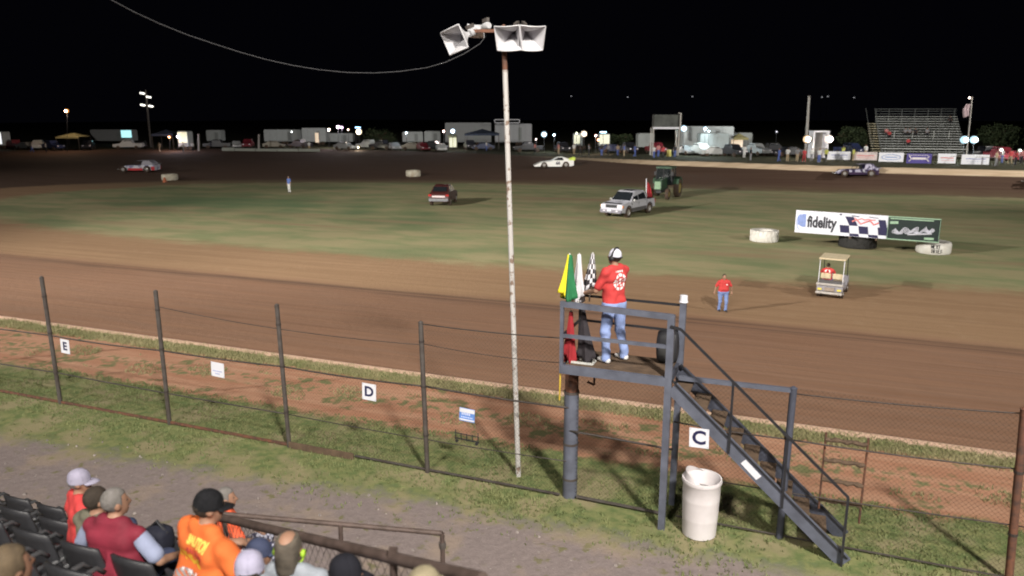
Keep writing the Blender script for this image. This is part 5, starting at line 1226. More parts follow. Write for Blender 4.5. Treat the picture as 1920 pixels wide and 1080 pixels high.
trailer(1075, 1092, 280, 250, 'narrow lit concession trailer left of the star bright lamp', win=('cream', -.45, .2, .35, .9))
trailer(1123, 1143, 281, 251, 'small cream lit concession booth with an awning light', win=('cream', -.45, .45, .38, .95))
trailer(1196, 1226, 284, 250, 'dark grey trailer partly behind the scoreboard tower', m_trl2)
trailer(1280, 1374, 284, 237, 'long white trailer with a brightly lit roof edge right of the tower', mat('light_tinted_white_trailer', (.55, .60, .62), .5), axle=.55)  # lamp light on this trailer is put into its paler skin colour
trailer(1312, 1366, 290, 250, 'pale pickup camper with a round dark window in front of the long trailer', m_trl2)
trailer(1382, 1409, 286, 249, 'camper with a rooftop air conditioner by the warm lit tent', m_trl2)
# motorhome windows and roof frame
r = empty('canopy', gpz(951, 274), 0, 'white rectangular awning frame above the motorhome roof', 'canopy'); g = r.location; zt = zat(227, g)-g.z; mb = MB(); hw_ = 23/FPX*depth(g)
for a, b in (((-hw_, zt+.3), (hw_, zt+.3)), ((-hw_, zt-.35), (hw_, zt-.35)), ((-hw_, zt-.35), (-hw_, zt+.3)), ((hw_, zt-.35), (hw_, zt+.3))): mb.bar((a[0], 0, a[1]), (b[0], 0, b[1]), .16, .16)
mb.build('frame', m_wht, r)
for x in (-hw_, hw_): MB().bar((x, .5, 0), (x, .1, zt), .08, .08).build('post', m_post, r)
def canopy(px0, px1, pyb, pyt, m, label, lit=None):
    a = gpz((px0+px1)/2, pyb); wd = (px1-px0)/FPX*depth(a); h = zat(pyt, a)-a.z; r = empty('canopy', a, 0, label, 'canopy', 'canopies in the paddock')
    MB().lathe([(wd*.70, h*.78), (wd*.35, h*.88), (0, h)], 4, (0, wd*.3, 0), a0=PI/4, a1=2*PI+PI/4).build('roof', m, r)
    MB().box((0, wd*.3-wd*.495, h*.74), (wd, .03, h*.10)).build('valance', m, r)
    for sx in (-1, 1):
        for sy in (-1, 1): MB().bar((sx*wd*.48, wd*.3+sy*wd*.48, 0), (sx*wd*.48, wd*.3+sy*wd*.48, h*.79), .06, .06).build('post', m_post, r)
    if lit: MB().box((0, wd*.7, h*.38), (wd*.8, .04, h*.6)).build('lit_backdrop', m_lit[lit], r)
    return r
m_cv = mat('dark_canvas', (.03, .04, .07), .8); m_cvy = mat('faded_yellow_canvas', (.28, .25, .12), .8)
canopy(112, 155, 282, 249, m_cvy, 'faded yellow canopy under the orange street lamp')
canopy(872, 936, 280, 242, m_cv, 'large dark canopy in front of the race transporter')
canopy(1372, 1400, 289, 250, m_cvy, 'small tent with a warm lit inside beside the long white trailer', 'warm')
canopy(840, 857, 279, 248, mat('olive_canvas', (.25, .27, .18), .8), 'narrow olive booth canopy beside the bluish lamp', 'cream')
canopy(290, 330, 281, 243, m_cv, 'dark canopy with an orange lamp left of a lit booth')
trailer(335, 354, 282, 246, 'small cream lit vending trailer at the left of the paddock', win=('cream', -.45, .45, .4, .95))
# lamps
lamps = [(125, 208, 126, 284, (1, .62, .30), 14, 'orange street lamp on a tall pole at the far left', .42, 220), (318, 257, 318, 283, (1, .48, .18), 7, 'orange lamp under the dark canopy on the left', .30, 40), (334, 256, 334, 284, (.85, .75, 1), 14, 'violet white lamp beside the lit vending trailer', .30, 80),
  (547, 247, 547, 276, (.95, 1, 1), 4, 'dim white lamp on the long grey trailer', .20, 25), (617, 243, 617, 277, (1, .88, .75), 9, 'warm lamp at the left of the brightest cluster', .34, 80), (634, 238, 634, 278, (1, .80, 1), 14, 'pinkish white double lamp at the top of the cluster', .42, 140), (641, 239, 641, 278, (1, .85, 1), 12, 'second pinkish lamp right next to the double one', .34, 0),
  (653, 243, 653, 277, (1, .75, .55), 6, 'small warm lamp in the middle of the cluster', .24, 30), (673, 247, 673, 281, (1, .92, .75), 30, 'brightest warm white lamp of the paddock', .50, 260), (672, 276, 672, 282, (1, .90, .6), 6, 'low lamp near the ground under the brightest lamp', .26, 25),
  (762, 249, 762, 281, (.75, .92, 1), 8, 'bluish lamp on the left camper trailer', .26, 50), (832, 246, 832, 281, (1, .70, .62), 9, 'reddish lamp at the corner of the right camper trailer', .30, 50), (849, 246, 849, 281, (.75, .88, 1), 20, 'bright bluish lamp over the olive booth', .40, 130),
  (1020, 252, 1020, 285, (.70, .95, 1), 28, 'bright blue white lamp right of the motorhome', .44, 200), (1039, 253, 1039, 285, (.65, .88, 1), 12, 'smaller blue lamp beside the bright blue white one', .28, 50), (1005, 261, 1005, 286, (1, .85, .8), 5, 'small pale lamp low beside the motorhome', .20, 15),
  (1095, 251, 1095, 288, (1, .86, .72), 28, 'bright warm lamp between the two concession trailers', .44, 220), (1117, 254, 1117, 288, (1, .75, .6), 8, 'small warm lamp left of the cream booth', .24, 30), (1122, 262, 1122, 289, (1, .45, .10), 8, 'deep orange lamp low beside the cream booth', .30, 30), (1081, 250, 1081, 288, (.95, 1, .75), 4, 'dull yellow lamp over the narrow concession trailer', .22, 20),
  (1282, 241, 1282, 291, (.70, .97, 1), 24, 'bright aqua white lamp beside the tower leg', .40, 220), (1322, 241, 1322, 291, (.70, .95, 1), 18, 'aqua white lamp above the middle of the long trailer', .34, 180), (1329, 246, 1329, 291, (.8, .95, 1), 8, 'small aqua lamp just under the trailer roof edge', .2, 0),
  (1513, 261, 1513, 298, (1, .84, .66), 32, 'star bright flood lamp left of the white ticket booth', .44, 220), (1554, 261, 1554, 299, (1, .92, .86), 40, 'star bright flood lamp right of the white ticket booth', .48, 260),
  (1808, 262, 1808, 303, (.72, .97, 1), 24, 'left one of two bright aqua lamps at the foot of the bleachers', .42, 200), (1826, 262, 1826, 303, (.72, .97, 1), 24, 'right one of two bright aqua lamps at the foot of the bleachers', .42, 200), (1456, 247, 1456, 290, (.6, .6, .65), 2, 'faint lamp above the dark truck', .18, 0),
  (1877, 281, 1877, 303, (1, 1, .95), 5, 'pair of small lamps low at the far right', .26, 20), (1912, 282, 1912, 304, (.9, 1, .9), 4, 'small lamp low near the right edge', .22, 15)]
for px, py, bx, by, c_, s_, lab, rad, pw_ in lamps: bulb(px, py, bx, by, c_, s_*1.2, lab, rad*(1.15 if s_ >= 20 else .85), pw_*5.5)
bulb(671, 239, 666, 279, (.30, .60, 1), 5, 'blue tube light above the brightest lamp', power=15, tube=True)
bulb(1131, 248, 1131, 289, (.40, .72, 1), 5, 'blue tube light on the cream booth roof', power=20, tube=True)
# light tower on the left
g = gpz(283, 276); tw = empty('light_tower', g, 0, 'tall wooden light pole with four small flood lamps on the left', 'light pole'); zt = zat(168, g); xt = ray(273, 168).x*depth(Vector((g.x, g.y, zt)))-g.x
MB().tube([(0, 0, 0), (xt, 0, zt-g.z)], [.24, .15], 10).build('pole', mat('grey_wood_pole', (.10, .09, .085), .9), tw)
m_tl = emi('tower_lamp_glass', (1, .96, .85), 2.2)
for px, py in ((268, 175), (280, 182), (269, 197), (284, 199)):
    z = zat(py, g)-g.z; x = ray(px, py).x*depth(Vector((g.x, g.y, z+g.z)))-g.x; MB().box((x, -.3, z), (.85, .5, .30), ry=.2).build('flood_lamp', m_tl, tw, bevel=.05)
    MB().bar((x, 0, z), (xt*z/(zt-g.z), 0, z), .08, .08).build('bracket', m_post, tw)
def mast(px0, py0, px1, py1, label, m=None, r0=.12):
    g = gpz(px0, py0); zt = zat(py1, g); xt = ray(px1, py1).x*depth(Vector((g.x, g.y, zt)))-g.x; r = empty('utility_pole', g, 0, label, 'pole', 'poles in the paddock')
    MB().tube([(0, 0, 0), (xt, 0, zt-g.z)], [r0, r0*.8], 8).build('pole', m or m_post, r); MB().lathe([(0, .1), (r0*1.1, .05), (r0*1.1, -.05)], 8, (xt, 0, zt-g.z)).build('pole_cap', m_post, r)
    return r, Vector((xt, 0, zt-g.z))
m_pp = mat('pale_pole_paint', (.34, .32, .30), .7)
mast(1510, 292, 1517, 180, 'tall pale pole left of the white ticket booth', m_pp, .22)
mast(485, 281, 485, 252, 'short pale post at the end of the barrier', m_pp, .2)
mast(373, 283, 372, 251, 'short pale post left of the pale barrier', m_pp, .2)
fpole, ft_ = mast(1811, 300, 1823, 182, 'flagpole with a small lamp beside the bleachers', m_pp, .09)
MB().lathe([(0, -.14), (.12, -.08), (.14, 0), (.1, .1), (0, .14)], 10, (ft_.x-.35, 0, ft_.z-.1)).build('pole_lamp', emi('pole_lamp_glow', (1, .8, .65), 5), fpole, smooth=True)
fg_ = fpole.location+ft_; r = empty('flag', fg_+Vector((-.1, 0, -2.1)), 0, 'limp pale pink flag hanging from the flagpole by the bleachers', 'flag')
mb = MB(); vs = []; n = 8
for i in range(n+1):
    for k in range(n+1): vs.append((-.95*i/n*(.7+.3*math.sin(PI*k/n)), .10*math.sin(i*1.4+k*.4), 1.2-1.5*k/n-.25*i/n*math.sin(k)))
mb.add(vs, [(i*(n+1)+k, i*(n+1)+k+1, (i+1)*(n+1)+k+1, (i+1)*(n+1)+k) for i in range(n) for k in range(n)])
mb.build('cloth', mat('faded_flag_cloth', (.40, .30, .31), .8, col2=(.25, .18, .22), scale=6), r, smooth=True)
# scoreboard tower
g = gpz(1248, 292); tw = empty('scoreboard_tower', g, 0, 'dark boarded announcer tower on tall pale legs', 'tower')
def TX(px, py): z = zat(py, g); return ray(px, py).x*depth(Vector((g.x, g.y, z)))-g.x, z-g.z
xl, zb = TX(1224, 239); xr, _ = TX(1275, 239); _, zt = TX(1248, 215)
MB().box(((xl+xr)/2, .9, (zb+zt)/2), (xr-xl-.4, 1.8, zt-zb)).build('cabin', mat('dark_board', (.075, .08, .075), .8, var=.3, scale=1), tw, bevel=.02)
MB().box(((xl+xr)/2, -.05, zb-.08), (xr-xl, .16, .26)).build('beam', m_wht, tw)
MB().box(((xl+xr)/2, .9, zb-.02), (xr-xl, 1.9, .08)).build('floor_board', m_wood, tw)
for x in (xl+.1, xr-.1):
    for y in (0, 1.8): MB().bar((x, y, 0), (x, y, zb), .20, .20).build('leg', m_pp, tw)
MB().bar((xr-.25, 0, 0), (xr-.6, 0, zb-.5), .16, .16).build('brace', m_pp, tw)
MB().bar((xr, -.1, zb-.5), (xr, -.1, zt+.2), .22, .22).build('downpipe', m_pp, tw); MB().bar((xr, -.1, zt+.2), (xr-.35, -.1, zt+.25), .15, .15).build('pipe_elbow', m_pp, tw)
# ticket booth
g = gpz(1535, 297); bt_ = empty('ticket_booth', g, 0, 'small white open fronted ticket booth between two star bright lamps', 'booth'); k_ = depth(g)/FPX; bw = 31*k_; bh_ = zat(245, g)-g.z
MB().box((0, .6, bh_-.12), (bw, 1.8, .22)).build('roof', m_wht, bt_, bevel=.03)
for s in (-1, 1): MB().box((s*bw*.42, .6, bh_*.5), (bw*.12, 1.6, bh_*.98)).build('side_wall', m_wht, bt_)
MB().box((0, 1.35, bh_*.5), (bw*.7, .06, bh_*.98)).build('back_wall', m_pp, bt_); MB().box((0, -.1, bh_*.36), (bw*.8, .5, .1)).build('counter', m_pp, bt_)
# bleachers
A = gpz(1653, 291); B = gpz(1815, 293); ax_ = (B-A); bl_ = ax_.length; brz_ = math.atan2(ax_.y, ax_.x); bc = (A+B)/2
bl = empty('bleachers', bc, brz_, 'tall aluminium bleachers with a few people behind the sponsor banners', 'bleachers')
m_al = mat('aluminium_plank', (.60, .62, .60), .5, .2, var=.08); m_al2 = mat('dull_aluminium', (.16, .17, .17), .6, .2); NR = 15; RS, RD = .365, .50
zz0 = .55
for k in range(NR):
    MB().box((0, 1+k*RD, zz0+k*RS), (bl_, .26, .05)).build('seat_plank', m_al, bl)
    MB().box((0, 1+k*RD-.32, zz0+k*RS-.28), (bl_, .22, .04)).build('foot_plank', m_al2, bl)
for x in np.linspace(-bl_/2+.2, bl_/2-.2, 7):
    MB().bar((x, .9, -.15), (x, 1+NR*RD, zz0+NR*RS-.7), .08, .08).build('stringer', m_al2, bl); MB().bar((x, 1+NR*RD+.2, 0), (x, 1+NR*RD+.2, zz0+NR*RS+.8), .05, .05).build('rear_post', m_al2, bl)
for z in (.35, .75, 1.1): MB().bar((-bl_/2, 1+NR*RD+.05, zz0+NR*RS+z-.3), (bl_/2, 1+NR*RD+.05, zz0+NR*RS+z-.3), .04, .05).build('back_rail', m_al2, bl)
for x in (-.32, -.1, .15, .33):
    MB().bar((x*bl_, .7+NR*RD*.35, zz0+NR*RS*.35), (x*bl_, .7+NR*RD*.35, zz0+NR*RS*.35+1.1), .05, .05).build('aisle_rail_post', m_al, bl)
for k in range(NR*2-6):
    MB().box((-bl_/2-.75, .8+k*RD/2, .2+k*RS/2+.35), (1.25, .24, .05)).build('stair_tread', mat('warm_light_tinted_tread', (.80, .72, .50), .6), bl) if k % 2 == 0 or k > 50 else None  # warm light falling on the treads is mixed into their colour
for s in (-1, 1): MB().bar((-bl_/2-.75+s*.66, .6, 1.3), (-bl_/2-.75+s*.66, 1+NR*RD, zz0+NR*RS+.9), .06, .06).build('stair_rail', m_al2, bl)
MB().bar((-bl_/2, .35, .2), (bl_/2, .35, .2), .05, .05).bar((-bl_/2, .35, 1.0), (bl_/2, .35, 1.0), .05, .05).build('front_rail', m_al, bl)
for x in np.linspace(-bl_/2, bl_/2, 9): MB().bar((x, .35, 0), (x, .35, 1.05), .06, .06).build('front_post', m_al2, bl)
# banners on a low rail
m_ban = mat('bright_banner', (.80, .81, .88), .6, var=.03)
BN = [(1571, 301, 40, 15, 'white banner with small dark print, leftmost of the row before the bleachers', m_pan, m_pp2 if False else m_pale), (1620, 302, 42, 15, 'pinkish white banner with faded print, second from the left', mat('pink_white_banner', (.72, .62, .62), .6), mat('faded_red_print', (1, 1, 1))),
      (1669, 305, 42, 17, 'white banner with a blue oval emblem, third from the left', m_pan, mat('blue_logo', (1, 1, 1))), (1721, 308, 42, 18, 'purple banner with white print, fourth from the left', mat('purple_banner', (.10, .08, .32), .6), m_wprint), (1773, 308, 30, 18, 'short white banner with a red script line, fifth from the left', m_pan, mat('faded_red_print', (1, 1, 1))),
      (1826, 310, 46, 18, 'white banner with small blue print, rightmost of the row', m_pan, m_pale)]
rl = empty('low_fence', gpz(1700, 306), 0, 'low pipe fence carrying the sponsor banners in front of the bleachers', 'fence')
pts = [gpz(px, 297+(px-1500)*.040) for px in range(1540, 1901, 30)]
for a, b in zip(pts[:-1], pts[1:]):
    q = Vector((0, 0, 1.0)); MB().bar(a+q-rl.location, b+q-rl.location, .05, .05).build('rail', m_pp, rl)
for a in pts: MB().bar(a-rl.location, a+Vector((0, 0, 1.05))-rl.location, .06, .06).build('post', m_post, rl)
for px, pyb, wpx, hpx, lab, m, mp in BN:
    g = gpz(px, pyb)-Vector((0, .12, 0)); wd = wpx/FPX*depth(g); h = hpx/FPX*depth(g); r = empty('banner', g+Vector((0, 0, .12)), -.32, lab, 'banner', 'sponsor banners before the bleachers')
    MB().box((0, 0, h/2), (wd, .03, h)).build('panel', m_ban if m is m_pan else m, r)
    mb = MB(); n = int(wd/.28)
    if 'oval' in lab: mb.tube([(wd*.38*math.cos(t_), -.03, h*.5+h*.28*math.sin(t_)) for t_ in np.linspace(0, 2*PI, 25)], .03, 4); mb.box((0, -.02, h*.5), (wd*.5, .01, .10))
    elif 'purple' in lab:
        mb.box((0, -.02, h*.5), (wd*.55, .01, h*.22)); mb.tube([(-wd*.4, -.02, h*.2), (-wd*.3, -.02, h*.45), (-wd*.4, -.02, h*.75)], .06, 4); mb.tube([(wd*.4, -.02, h*.2), (wd*.3, -.02, h*.45), (wd*.4, -.02, h*.75)], .06, 4)
        for k in range(n): mb.box((-wd*.4+k*wd*.8/n, -.02, h*.84), (.16, .01, .08))
    else:
        for k in range(n): mb.box((-wd*.30+k*wd*.72/n, -.02, h*.56+.02*math.sin(k)), (.20, .01, .12))
        mb.box((wd*.05, -.02, h*.30), (wd*.7, .01, .04))
    mb.build('print', mp, r)
    for s in (-1, 1): MB().bar((s*(wd/2-.05), .03, -.12), (s*(wd/2-.05), .03, h), .04, .04).build('stake', m_post, r)
# pale barrier and blocks on the far bank
pts = [gpz(px, py) for px, py in ((416, 283), (440, 283), (480, 283.5), (520, 284), (560, 284), (600, 284.5))]
br_ = empty('barrier_wall', pts[2], 0, 'pale concrete barrier wall along the far left bank of the track', 'wall')
for i, (a, b) in enumerate(zip(pts[:-1], pts[1:])):
    d = (b-a)*.02; hh = .62 if i == 0 else .5; mb = MB(); mb.bar(a+d+Vector((0, 0, hh/2))-br_.location, b-d+Vector((0, 0, hh/2))-br_.location, .35, hh); mb.build('wall_block', mat('pale_concrete', (.36, .38, .34), .8), br_, bevel=.04)
# cars of the paddock
def small_car(loc, rz, label, m, kind=0):
    r = empty('parked_car', loc, rz, label, 'car', 'cars parked in the paddock')
    if kind == 0: pr = [(-2.1, .3), (2.1, .3), (2.15, .65), (1.1, .85), (.5, 1.35), (-.9, 1.4), (-1.7, .95), (-2.15, .9)]
    else: pr = [(-2.6, .4), (2.6, .4), (2.65, .95), (1.3, 1.1), (.7, 1.75), (-.7, 1.8), (-.9, 1.15), (-2.65, 1.1)]
    car_body(r, pr, .88, m, lambda x, z: .82 if z > 1.2 else 1, bev=.05)
    for s in (-1, 1):
        MB().quad((.9 if kind == 0 else 1.1, s*.84, .9+.25*kind), (-1.3 if kind == 0 else -.8, s*.84, .95+.25*kind), (-.8, s*.76, 1.3+.38*kind), (.45, s*.76, 1.28+.38*kind)).build('side_window', m_glass, r)
        for x in (-1.35-.3*kind, 1.35+.3*kind): MB().lathe([(0, -.1), (.2, -.12), (.34, -.06), (.34, .1), (0, .12)], 14, (x, s*.82, .34), axis='y').build('wheel', m_tyre, r)
        MB().box((2.15+.5*kind, s*.6, .62+.2*kind), (.06, .3, .14)).build('headlight', mat('headlight_glass', (1, 1, 1)), r)
    return r
pcs = [mat('dark_blue_car', (.03, .04, .10), .35), mat('silver_car', (.35, .36, .37), .35, .3), mat('white_car', (.55, .56, .56), .35), mat('dark_red_car', (.16, .02, .03), .35), mat('black_car', (.02, .02, .025), .3), mat('tan_car', (.25, .22, .17), .4)]
cn = ['dark blue', 'silver', 'white', 'dark red', 'black', 'tan']
cars0 = small_car((0, 0, 0), 0, 'x', pcs[1], 0); cars1 = small_car((0, 0, 0), 0, 'x', pcs[1], 1); used = [0, 0]
lst = [(20, 281, 3, 1, 'beside the white trailer at the left edge'), (45, 282, 1, 0, 'in the gap left of the yellow canopy'), (66, 282, 2, 1, 'just left of the yellow canopy'), (90, 283, 0, 1, 'under the left end of the yellow canopy'), (160, 282, 4, 1, 'between the yellow canopy and the gooseneck trailer'),
       (236, 281, 2, 1, 'below the aqua lit trailer window'), (262, 279, 4, 0, 'left of the light tower'), (404, 280, 4, 1, 'hitched to the small box trailer'), (440, 279, 2, 0, 'behind the start of the pale barrier'), (462, 279, 3, 1, 'behind the pale barrier, left of the post'),
       (511, 279, 5, 0, 'in front of the left end of the long grey trailer'), (560, 280, 4, 1, 'between the two grey trailers'), (645, 282, 1, 0, 'under the lamp cluster'), (690, 281, 2, 1, 'right of the brightest lamp'), (715, 282, 4, 1, 'in the dark gap right of the lamp cluster'), (738, 283, 1, 0, 'left of the camper pair'),
       (772, 283, 5, 0, 'in front of the left camper'), (792, 284, 3, 0, 'in front of the gap between the campers'), (812, 284, 4, 1, 'in front of the right camper'), (826, 285, 2, 0, 'near the olive booth'), (880, 282, 4, 1, 'under the large dark canopy'), (905, 283, 0, 0, 'at the right end of the dark canopy'),
       (990, 286, 4, 1, 'below the right end of the motorhome'), (1055, 287, 4, 1, 'between the blue lamps and the concession trailer'), (1150, 288, 0, 0, 'right of the cream booth'), (1180, 289, 4, 1, 'left of the grey trailer by the tower'), (1232, 290, 3, 1, 'under the tower cabin'), (1288, 292, 1, 0, 'beside the right tower leg'),
       (1316, 293, 2, 1, 'facing the track, left of the round window camper'), (1342, 294, 2, 0, 'facing the track in the middle of the row'), (1376, 295, 4, 1, 'in front of the warm lit tent'), (1420, 293, 1, 1, 'right of the warm lit tent'), (1452, 293, 4, 1, 'with its light bar near the faint lamp'), (1482, 295, 4, 0, 'left of the left star bright lamp'),
       (1600, 292, 0, 1, 'in front of the round tree'), (1858, 301, 4, 1, 'right of the last banner'), (1885, 303, 3, 1, 'dark one right of the bleachers'), (1912, 305, 3, 0, 'at the right edge of the frame')]
for i, (px, py, ci, k_, where) in enumerate(lst):
    p = gpz(px, py-1)+Vector((0, 1.2, 0)); rz = random.choice([.1, PI+.15, -.4, PI-.5, -1.2, -PI/2+.2]); lab = '%s %s parked %s' % (cn[ci], 'pickup' if k_ else 'car', where)
    base = (cars0, cars1)[k_]
    if not used[k_]:
        used[k_] = 1; base.location = p; base.rotation_euler.z = rz; base['label'] = lab
        for c_ in kids(base):
            if c_.name.startswith('body'): c_.material_slots[0].link = 'OBJECT'; c_.material_slots[0].material = pcs[ci]
    else: clone(base, p, rz, lab, swap={'body': pcs[ci]})
# standing people of the paddock
cloth_m = {k: mat(k.replace(' ', '_')+'_clothes', v, .85) for k, v in {'blue': (.08, .12, .34), 'red': (.42, .05, .06), 'white': (.62, .62, .62), 'black': (.025, .025, .03), 'grey': (.22, .22, .24), 'tan': (.34, .26, .17), 'pink': (.50, .20, .20), 'yellow': (.50, .52, .12)}.items()}
pj = [dict(), dict(kneeL=(-.1, .18, .52), ankL=(-.1, .22, .09), kneeR=(.1, -.02, .5), ankR=(.1, -.25, .12), wrL=(-.24, -.15, .98), wrR=(.24, .26, 1.0)), dict(wrL=(-.12, .28, 1.12), wrR=(.12, .28, 1.12), elbL=(-.28, .03, 1.18), elbR=(.28, .03, 1.18))]
protos = [human('x', (0, 0, 0), 0, shirt=cloth_m['grey'], pants=cloth_m['black'], hair=m_hairb, res=.045, J=J_, fat=1.05, group='people standing in the paddock')[0] for J_ in pj]
pl = [(912, 283, 'white', 'blue', 'under the right end of the dark canopy'), (1003, 288, 'pink', 'black', 'right of the motorhome'), (1047, 289, 'pink', 'tan', 'below the smaller blue lamp'), (1076, 290, 'white', 'tan', 'in front of the narrow concession trailer'), (1088, 291, 'black', 'black', 'left of the bright warm lamp'), (1104, 291, 'grey', 'black', 'right of the bright warm lamp'),
      (1128, 292, 'black', 'blue', 'before the cream booth'), (1140, 291, 'grey', 'black', 'right side of the cream booth'), (1158, 292, 'tan', 'blue', 'well right of the cream booth'), (1170, 293, 'blue', 'tan', 'halfway between booth and tower'), (1190, 294, 'blue', 'blue', 'in front of the dark grey trailer'), (1226, 296, 'white', 'blue', 'by the left tower leg in light jeans'),
      (1243, 296, 'red', 'black', 'under the tower cabin, left of the yellow one'), (1234, 294, 'pink', 'blue', 'between two others under the tower'), (1395, 296, 'white', 'white', 'dressed all in white by the warm lit tent'), (1407, 301, 'black', 'grey', 'right of the one in white'), (1460, 303, 'blue', 'blue', 'dressed all in blue left of the booth lamps'),
      (1476, 303, 'white', 'tan', 'with a pale shirt beside the one in blue'), (1494, 303, 'grey', 'tan', 'left of the red shirted one'), (1507, 304, 'red', 'red', 'dressed in red below the left star bright lamp'), (1521, 302, 'white', 'grey', 'before the booth, left'), (1535, 305, 'white', 'blue', 'before the booth in blue trousers'), (1548, 303, 'yellow', 'black', 'in a yellow green top beside the leftmost banner'),
      (1599, 302, 'yellow', 'tan', 'in a neon top between the first two banners'), (1580, 296, 'yellow', 'blue', 'behind the leftmost banner'), (1622, 295, 'white', 'tan', 'behind the second banner'), (1866, 312, 'tan', 'grey', 'right of the last banner'), (1878, 306, 'white', 'blue', 'white shirted at the far right'), (1893, 308, 'red', 'tan', 'red shirted near the right edge'), (1903, 309, 'red', 'black', 'second red shirted near the right edge'), (1914, 307, 'pink', 'black', 'cut by the right edge'),
      (300, 285, 'tan', 'tan', 'under the dark left canopy'), (344, 285, 'white', 'grey', 'in front of the small vending trailer'), (362, 284, 'white', 'black', 'right of the vending trailer'), (60, 285, 'grey', 'blue', 'far left in the dark'), (87, 286, 'white', 'black', 'left of the yellow canopy'), (580, 283, 'white', 'tan', 'in the warm lit trailer doorway'), (1265, 295, 'black', 'blue', 'between the tower legs')]
for i, (px, py, sc_, pc_, where) in enumerate(pl):
    p = gpz(px, py); k_ = i % 3; rz = random.uniform(0, 6.28); lab = 'person in %s top and %s trousers %s' % (sc_, pc_, where)
    if i < 3:
        b = protos[i]; b.location = p; b.rotation_euler.z = rz; b['label'] = lab; b['group'] = 'people standing in the paddock'
        for c_ in kids(b):
            for kk, mm in (('shirt', cloth_m[sc_]), ('trousers', cloth_m[pc_])):
                if c_.name.startswith(kk): c_.material_slots[0].link = 'OBJECT'; c_.material_slots[0].material = mm
    else: clone(protos[k_], p, rz, lab, 'people standing in the paddock', {'shirt': cloth_m[sc_], 'trousers': cloth_m[pc_]}, scale=random.uniform(.94, 1.04))
# people on the bleachers
sit0 = human('x', (0, 0, 0), 0, 'sit', shirt=cloth_m['pink'], pants=cloth_m['black'], hair=m_hairb, res=.045, fat=1.05, group='people sitting on the bleachers')[0]
RZb = Matrix.Rotation(brz_, 3, 'Z')
for i, (x, k_, sc_, where) in enumerate([(-.40, 7, 'pink', 'near the left stairs'), (-.37, 6, 'red', 'below the pink one'), (-.17, 7, 'grey', 'in the middle left'), (-.12, 7, 'grey', 'beside the grey one'), (-.05, 7, 'black', 'near the middle of the row'), (-.16, 3, 'red', 'low down in a bright red shirt'), (.09, 7, 'grey', 'right of the middle'), (.40, 12, 'black', 'high up near the right end')]):
    p = bc+RZb @ Vector((x*bl_, 1+k_*RD, zz0+k_*RS-.43)); lab = 'person in %s shirt sitting on the bleachers %s' % (sc_, where)
    if i == 0: sit0.location = p; sit0.rotation_euler.z = brz_+PI; sit0['label'] = lab; sit0['group'] = 'people sitting on the bleachers'
    else: clone(sit0, p, brz_+PI, lab, None, {'shirt': cloth_m[sc_]})
# yellow drum
g = gpz(1254, 293); r = empty('drum', g, 0, 'small yellow drum standing under the tower', 'drum'); MB().lathe([(0, 0), (.32, 0), (.34, .03), (.32, .3), (.34, .33), (.32, .36), (.32, .62), (.34, .65), (.32, .68), (.32, .92), (.3, .95), (0, .95)], 18).build('shell', mat('pale_yellow_drum', (.62, .55, .16), .5), r, auto=40); MB().lathe([(.30, .95), (.35, .95), (.35, 1.0), (.30, 1.0)], 18).build('rim', m_pp, r)
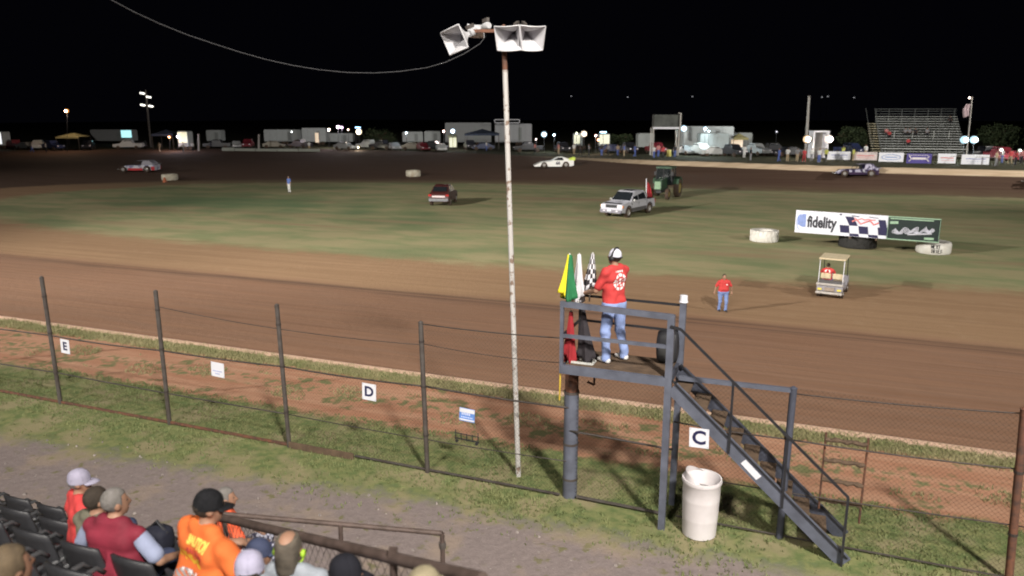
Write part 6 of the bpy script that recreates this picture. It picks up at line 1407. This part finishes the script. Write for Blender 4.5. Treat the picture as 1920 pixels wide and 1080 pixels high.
# trees
def tree(px, py, hpx, wpx, label, m, n=2600, seed=3, squash=1):
    g = gpz(px, py); sc_ = depth(g)/FPX; h = hpx*sc_; wd = wpx*sc_; r = empty('tree', g, 0, label, 'tree', 'trees behind the paddock'); rnd = random.Random(seed)
    mb = MB(); mb.tube([(0, 0, 0), (.1, 0, h*.3), (0, .1, h*.62)], [.28, .2, .1], 8)
    for k in range(7):
        a = k*.9; mb.tube([(0, 0, h*(.22+.05*k)), (math.cos(a)*wd*.18, math.sin(a)*wd*.18, h*(.42+.05*k)), (math.cos(a)*wd*.34, math.sin(a)*wd*.34, h*(.5+.06*k))], [.10, .07, .03], 6)
    mb.build('trunk', m_wood, r, smooth=True)
    cl = [(rnd.uniform(-.3, .3)*wd, rnd.uniform(-.3, .3)*wd, h*rnd.uniform(.38, .82), rnd.uniform(.14, .24)*wd) for _ in range(16)]
    vs = []; fs = []
    for _ in range(n):
        cx, cy, cz, cr = rnd.choice(cl); v = Vector((rnd.gauss(0, 1), rnd.gauss(0, 1), rnd.gauss(0, 1))).normalized()*cr*rnd.uniform(.6, 1.1)
        q = Vector((cx, cy, cz))+Vector((v.x, v.y, v.z*.8)); e1 = Vector((rnd.uniform(-1, 1), rnd.uniform(-1, 1), rnd.uniform(-1, 1))).normalized(); e2 = e1.cross(Vector((rnd.uniform(-1, 1), rnd.uniform(-1, 1), .3))).normalized(); z_ = rnd.uniform(.10, .22); k0 = len(vs)
        vs += [tuple(q-e1*z_), tuple(q+e2*z_*.6), tuple(q+e1*z_), tuple(q-e2*z_*.6)]; fs.append((k0, k0+1, k0+2, k0+3))
    mb = MB(); mb.add(vs, fs); mb.build('crown', m, r); return r
m_leaf = mat('dark_leaves', (.055, .075, .03), .8, col2=(.025, .04, .018), scale=.8)
tree(1592, 284, 46, 66, 'round leafy tree between the ticket booth and the bleachers', m_leaf)
tree(1870, 286, 52, 74, 'dark leafy tree at the right behind the bleachers', m_leaf, seed=5)
tree(1925, 285, 46, 70, 'dark leafy tree cut by the right edge', m_leaf, seed=6)
tree(1162, 278, 26, 50, 'low dark tree behind the cream booth', m_leaf, 1200, 7)
tree(715, 272, 28, 66, 'low dark tree right of the lamp cluster', m_leaf, 1200, 8)
# distant masts with faint lamps on the horizon
m_far = emi('far_lamp_glow', (.8, .8, .85), .55)
for px, py, lab in ((1071, 180, 'faint distant mast light left of centre right'), (1177, 182, 'faint distant mast light above the grey trailer'), (1298, 181, 'faint distant mast light above the long white trailer'), (1541, 182, 'faint distant mast light above the ticket booth, left of a pair'), (1552, 181, 'faint distant mast light above the ticket booth, right of a pair'), (1601, 183, 'faint distant mast light above the round tree')):
    d = ray(px, 232); k_ = 520/d.y; x = d.x*k_; y = 520.; g = Vector((x, y, 0)); z = zat(py, g); r = empty('distant_mast', (ray(px, py).x*depth(Vector((x, y, z))), y, 0), 0, lab, 'mast', 'distant masts on the horizon')
    MB().bar((0, 0, 0), (0, 0, z), .18, .18).build('pole', m_blk, r); MB().box((0, -.2, z), (.9, .4, .35)).build('lamp_head', m_far, r, bevel=.05)
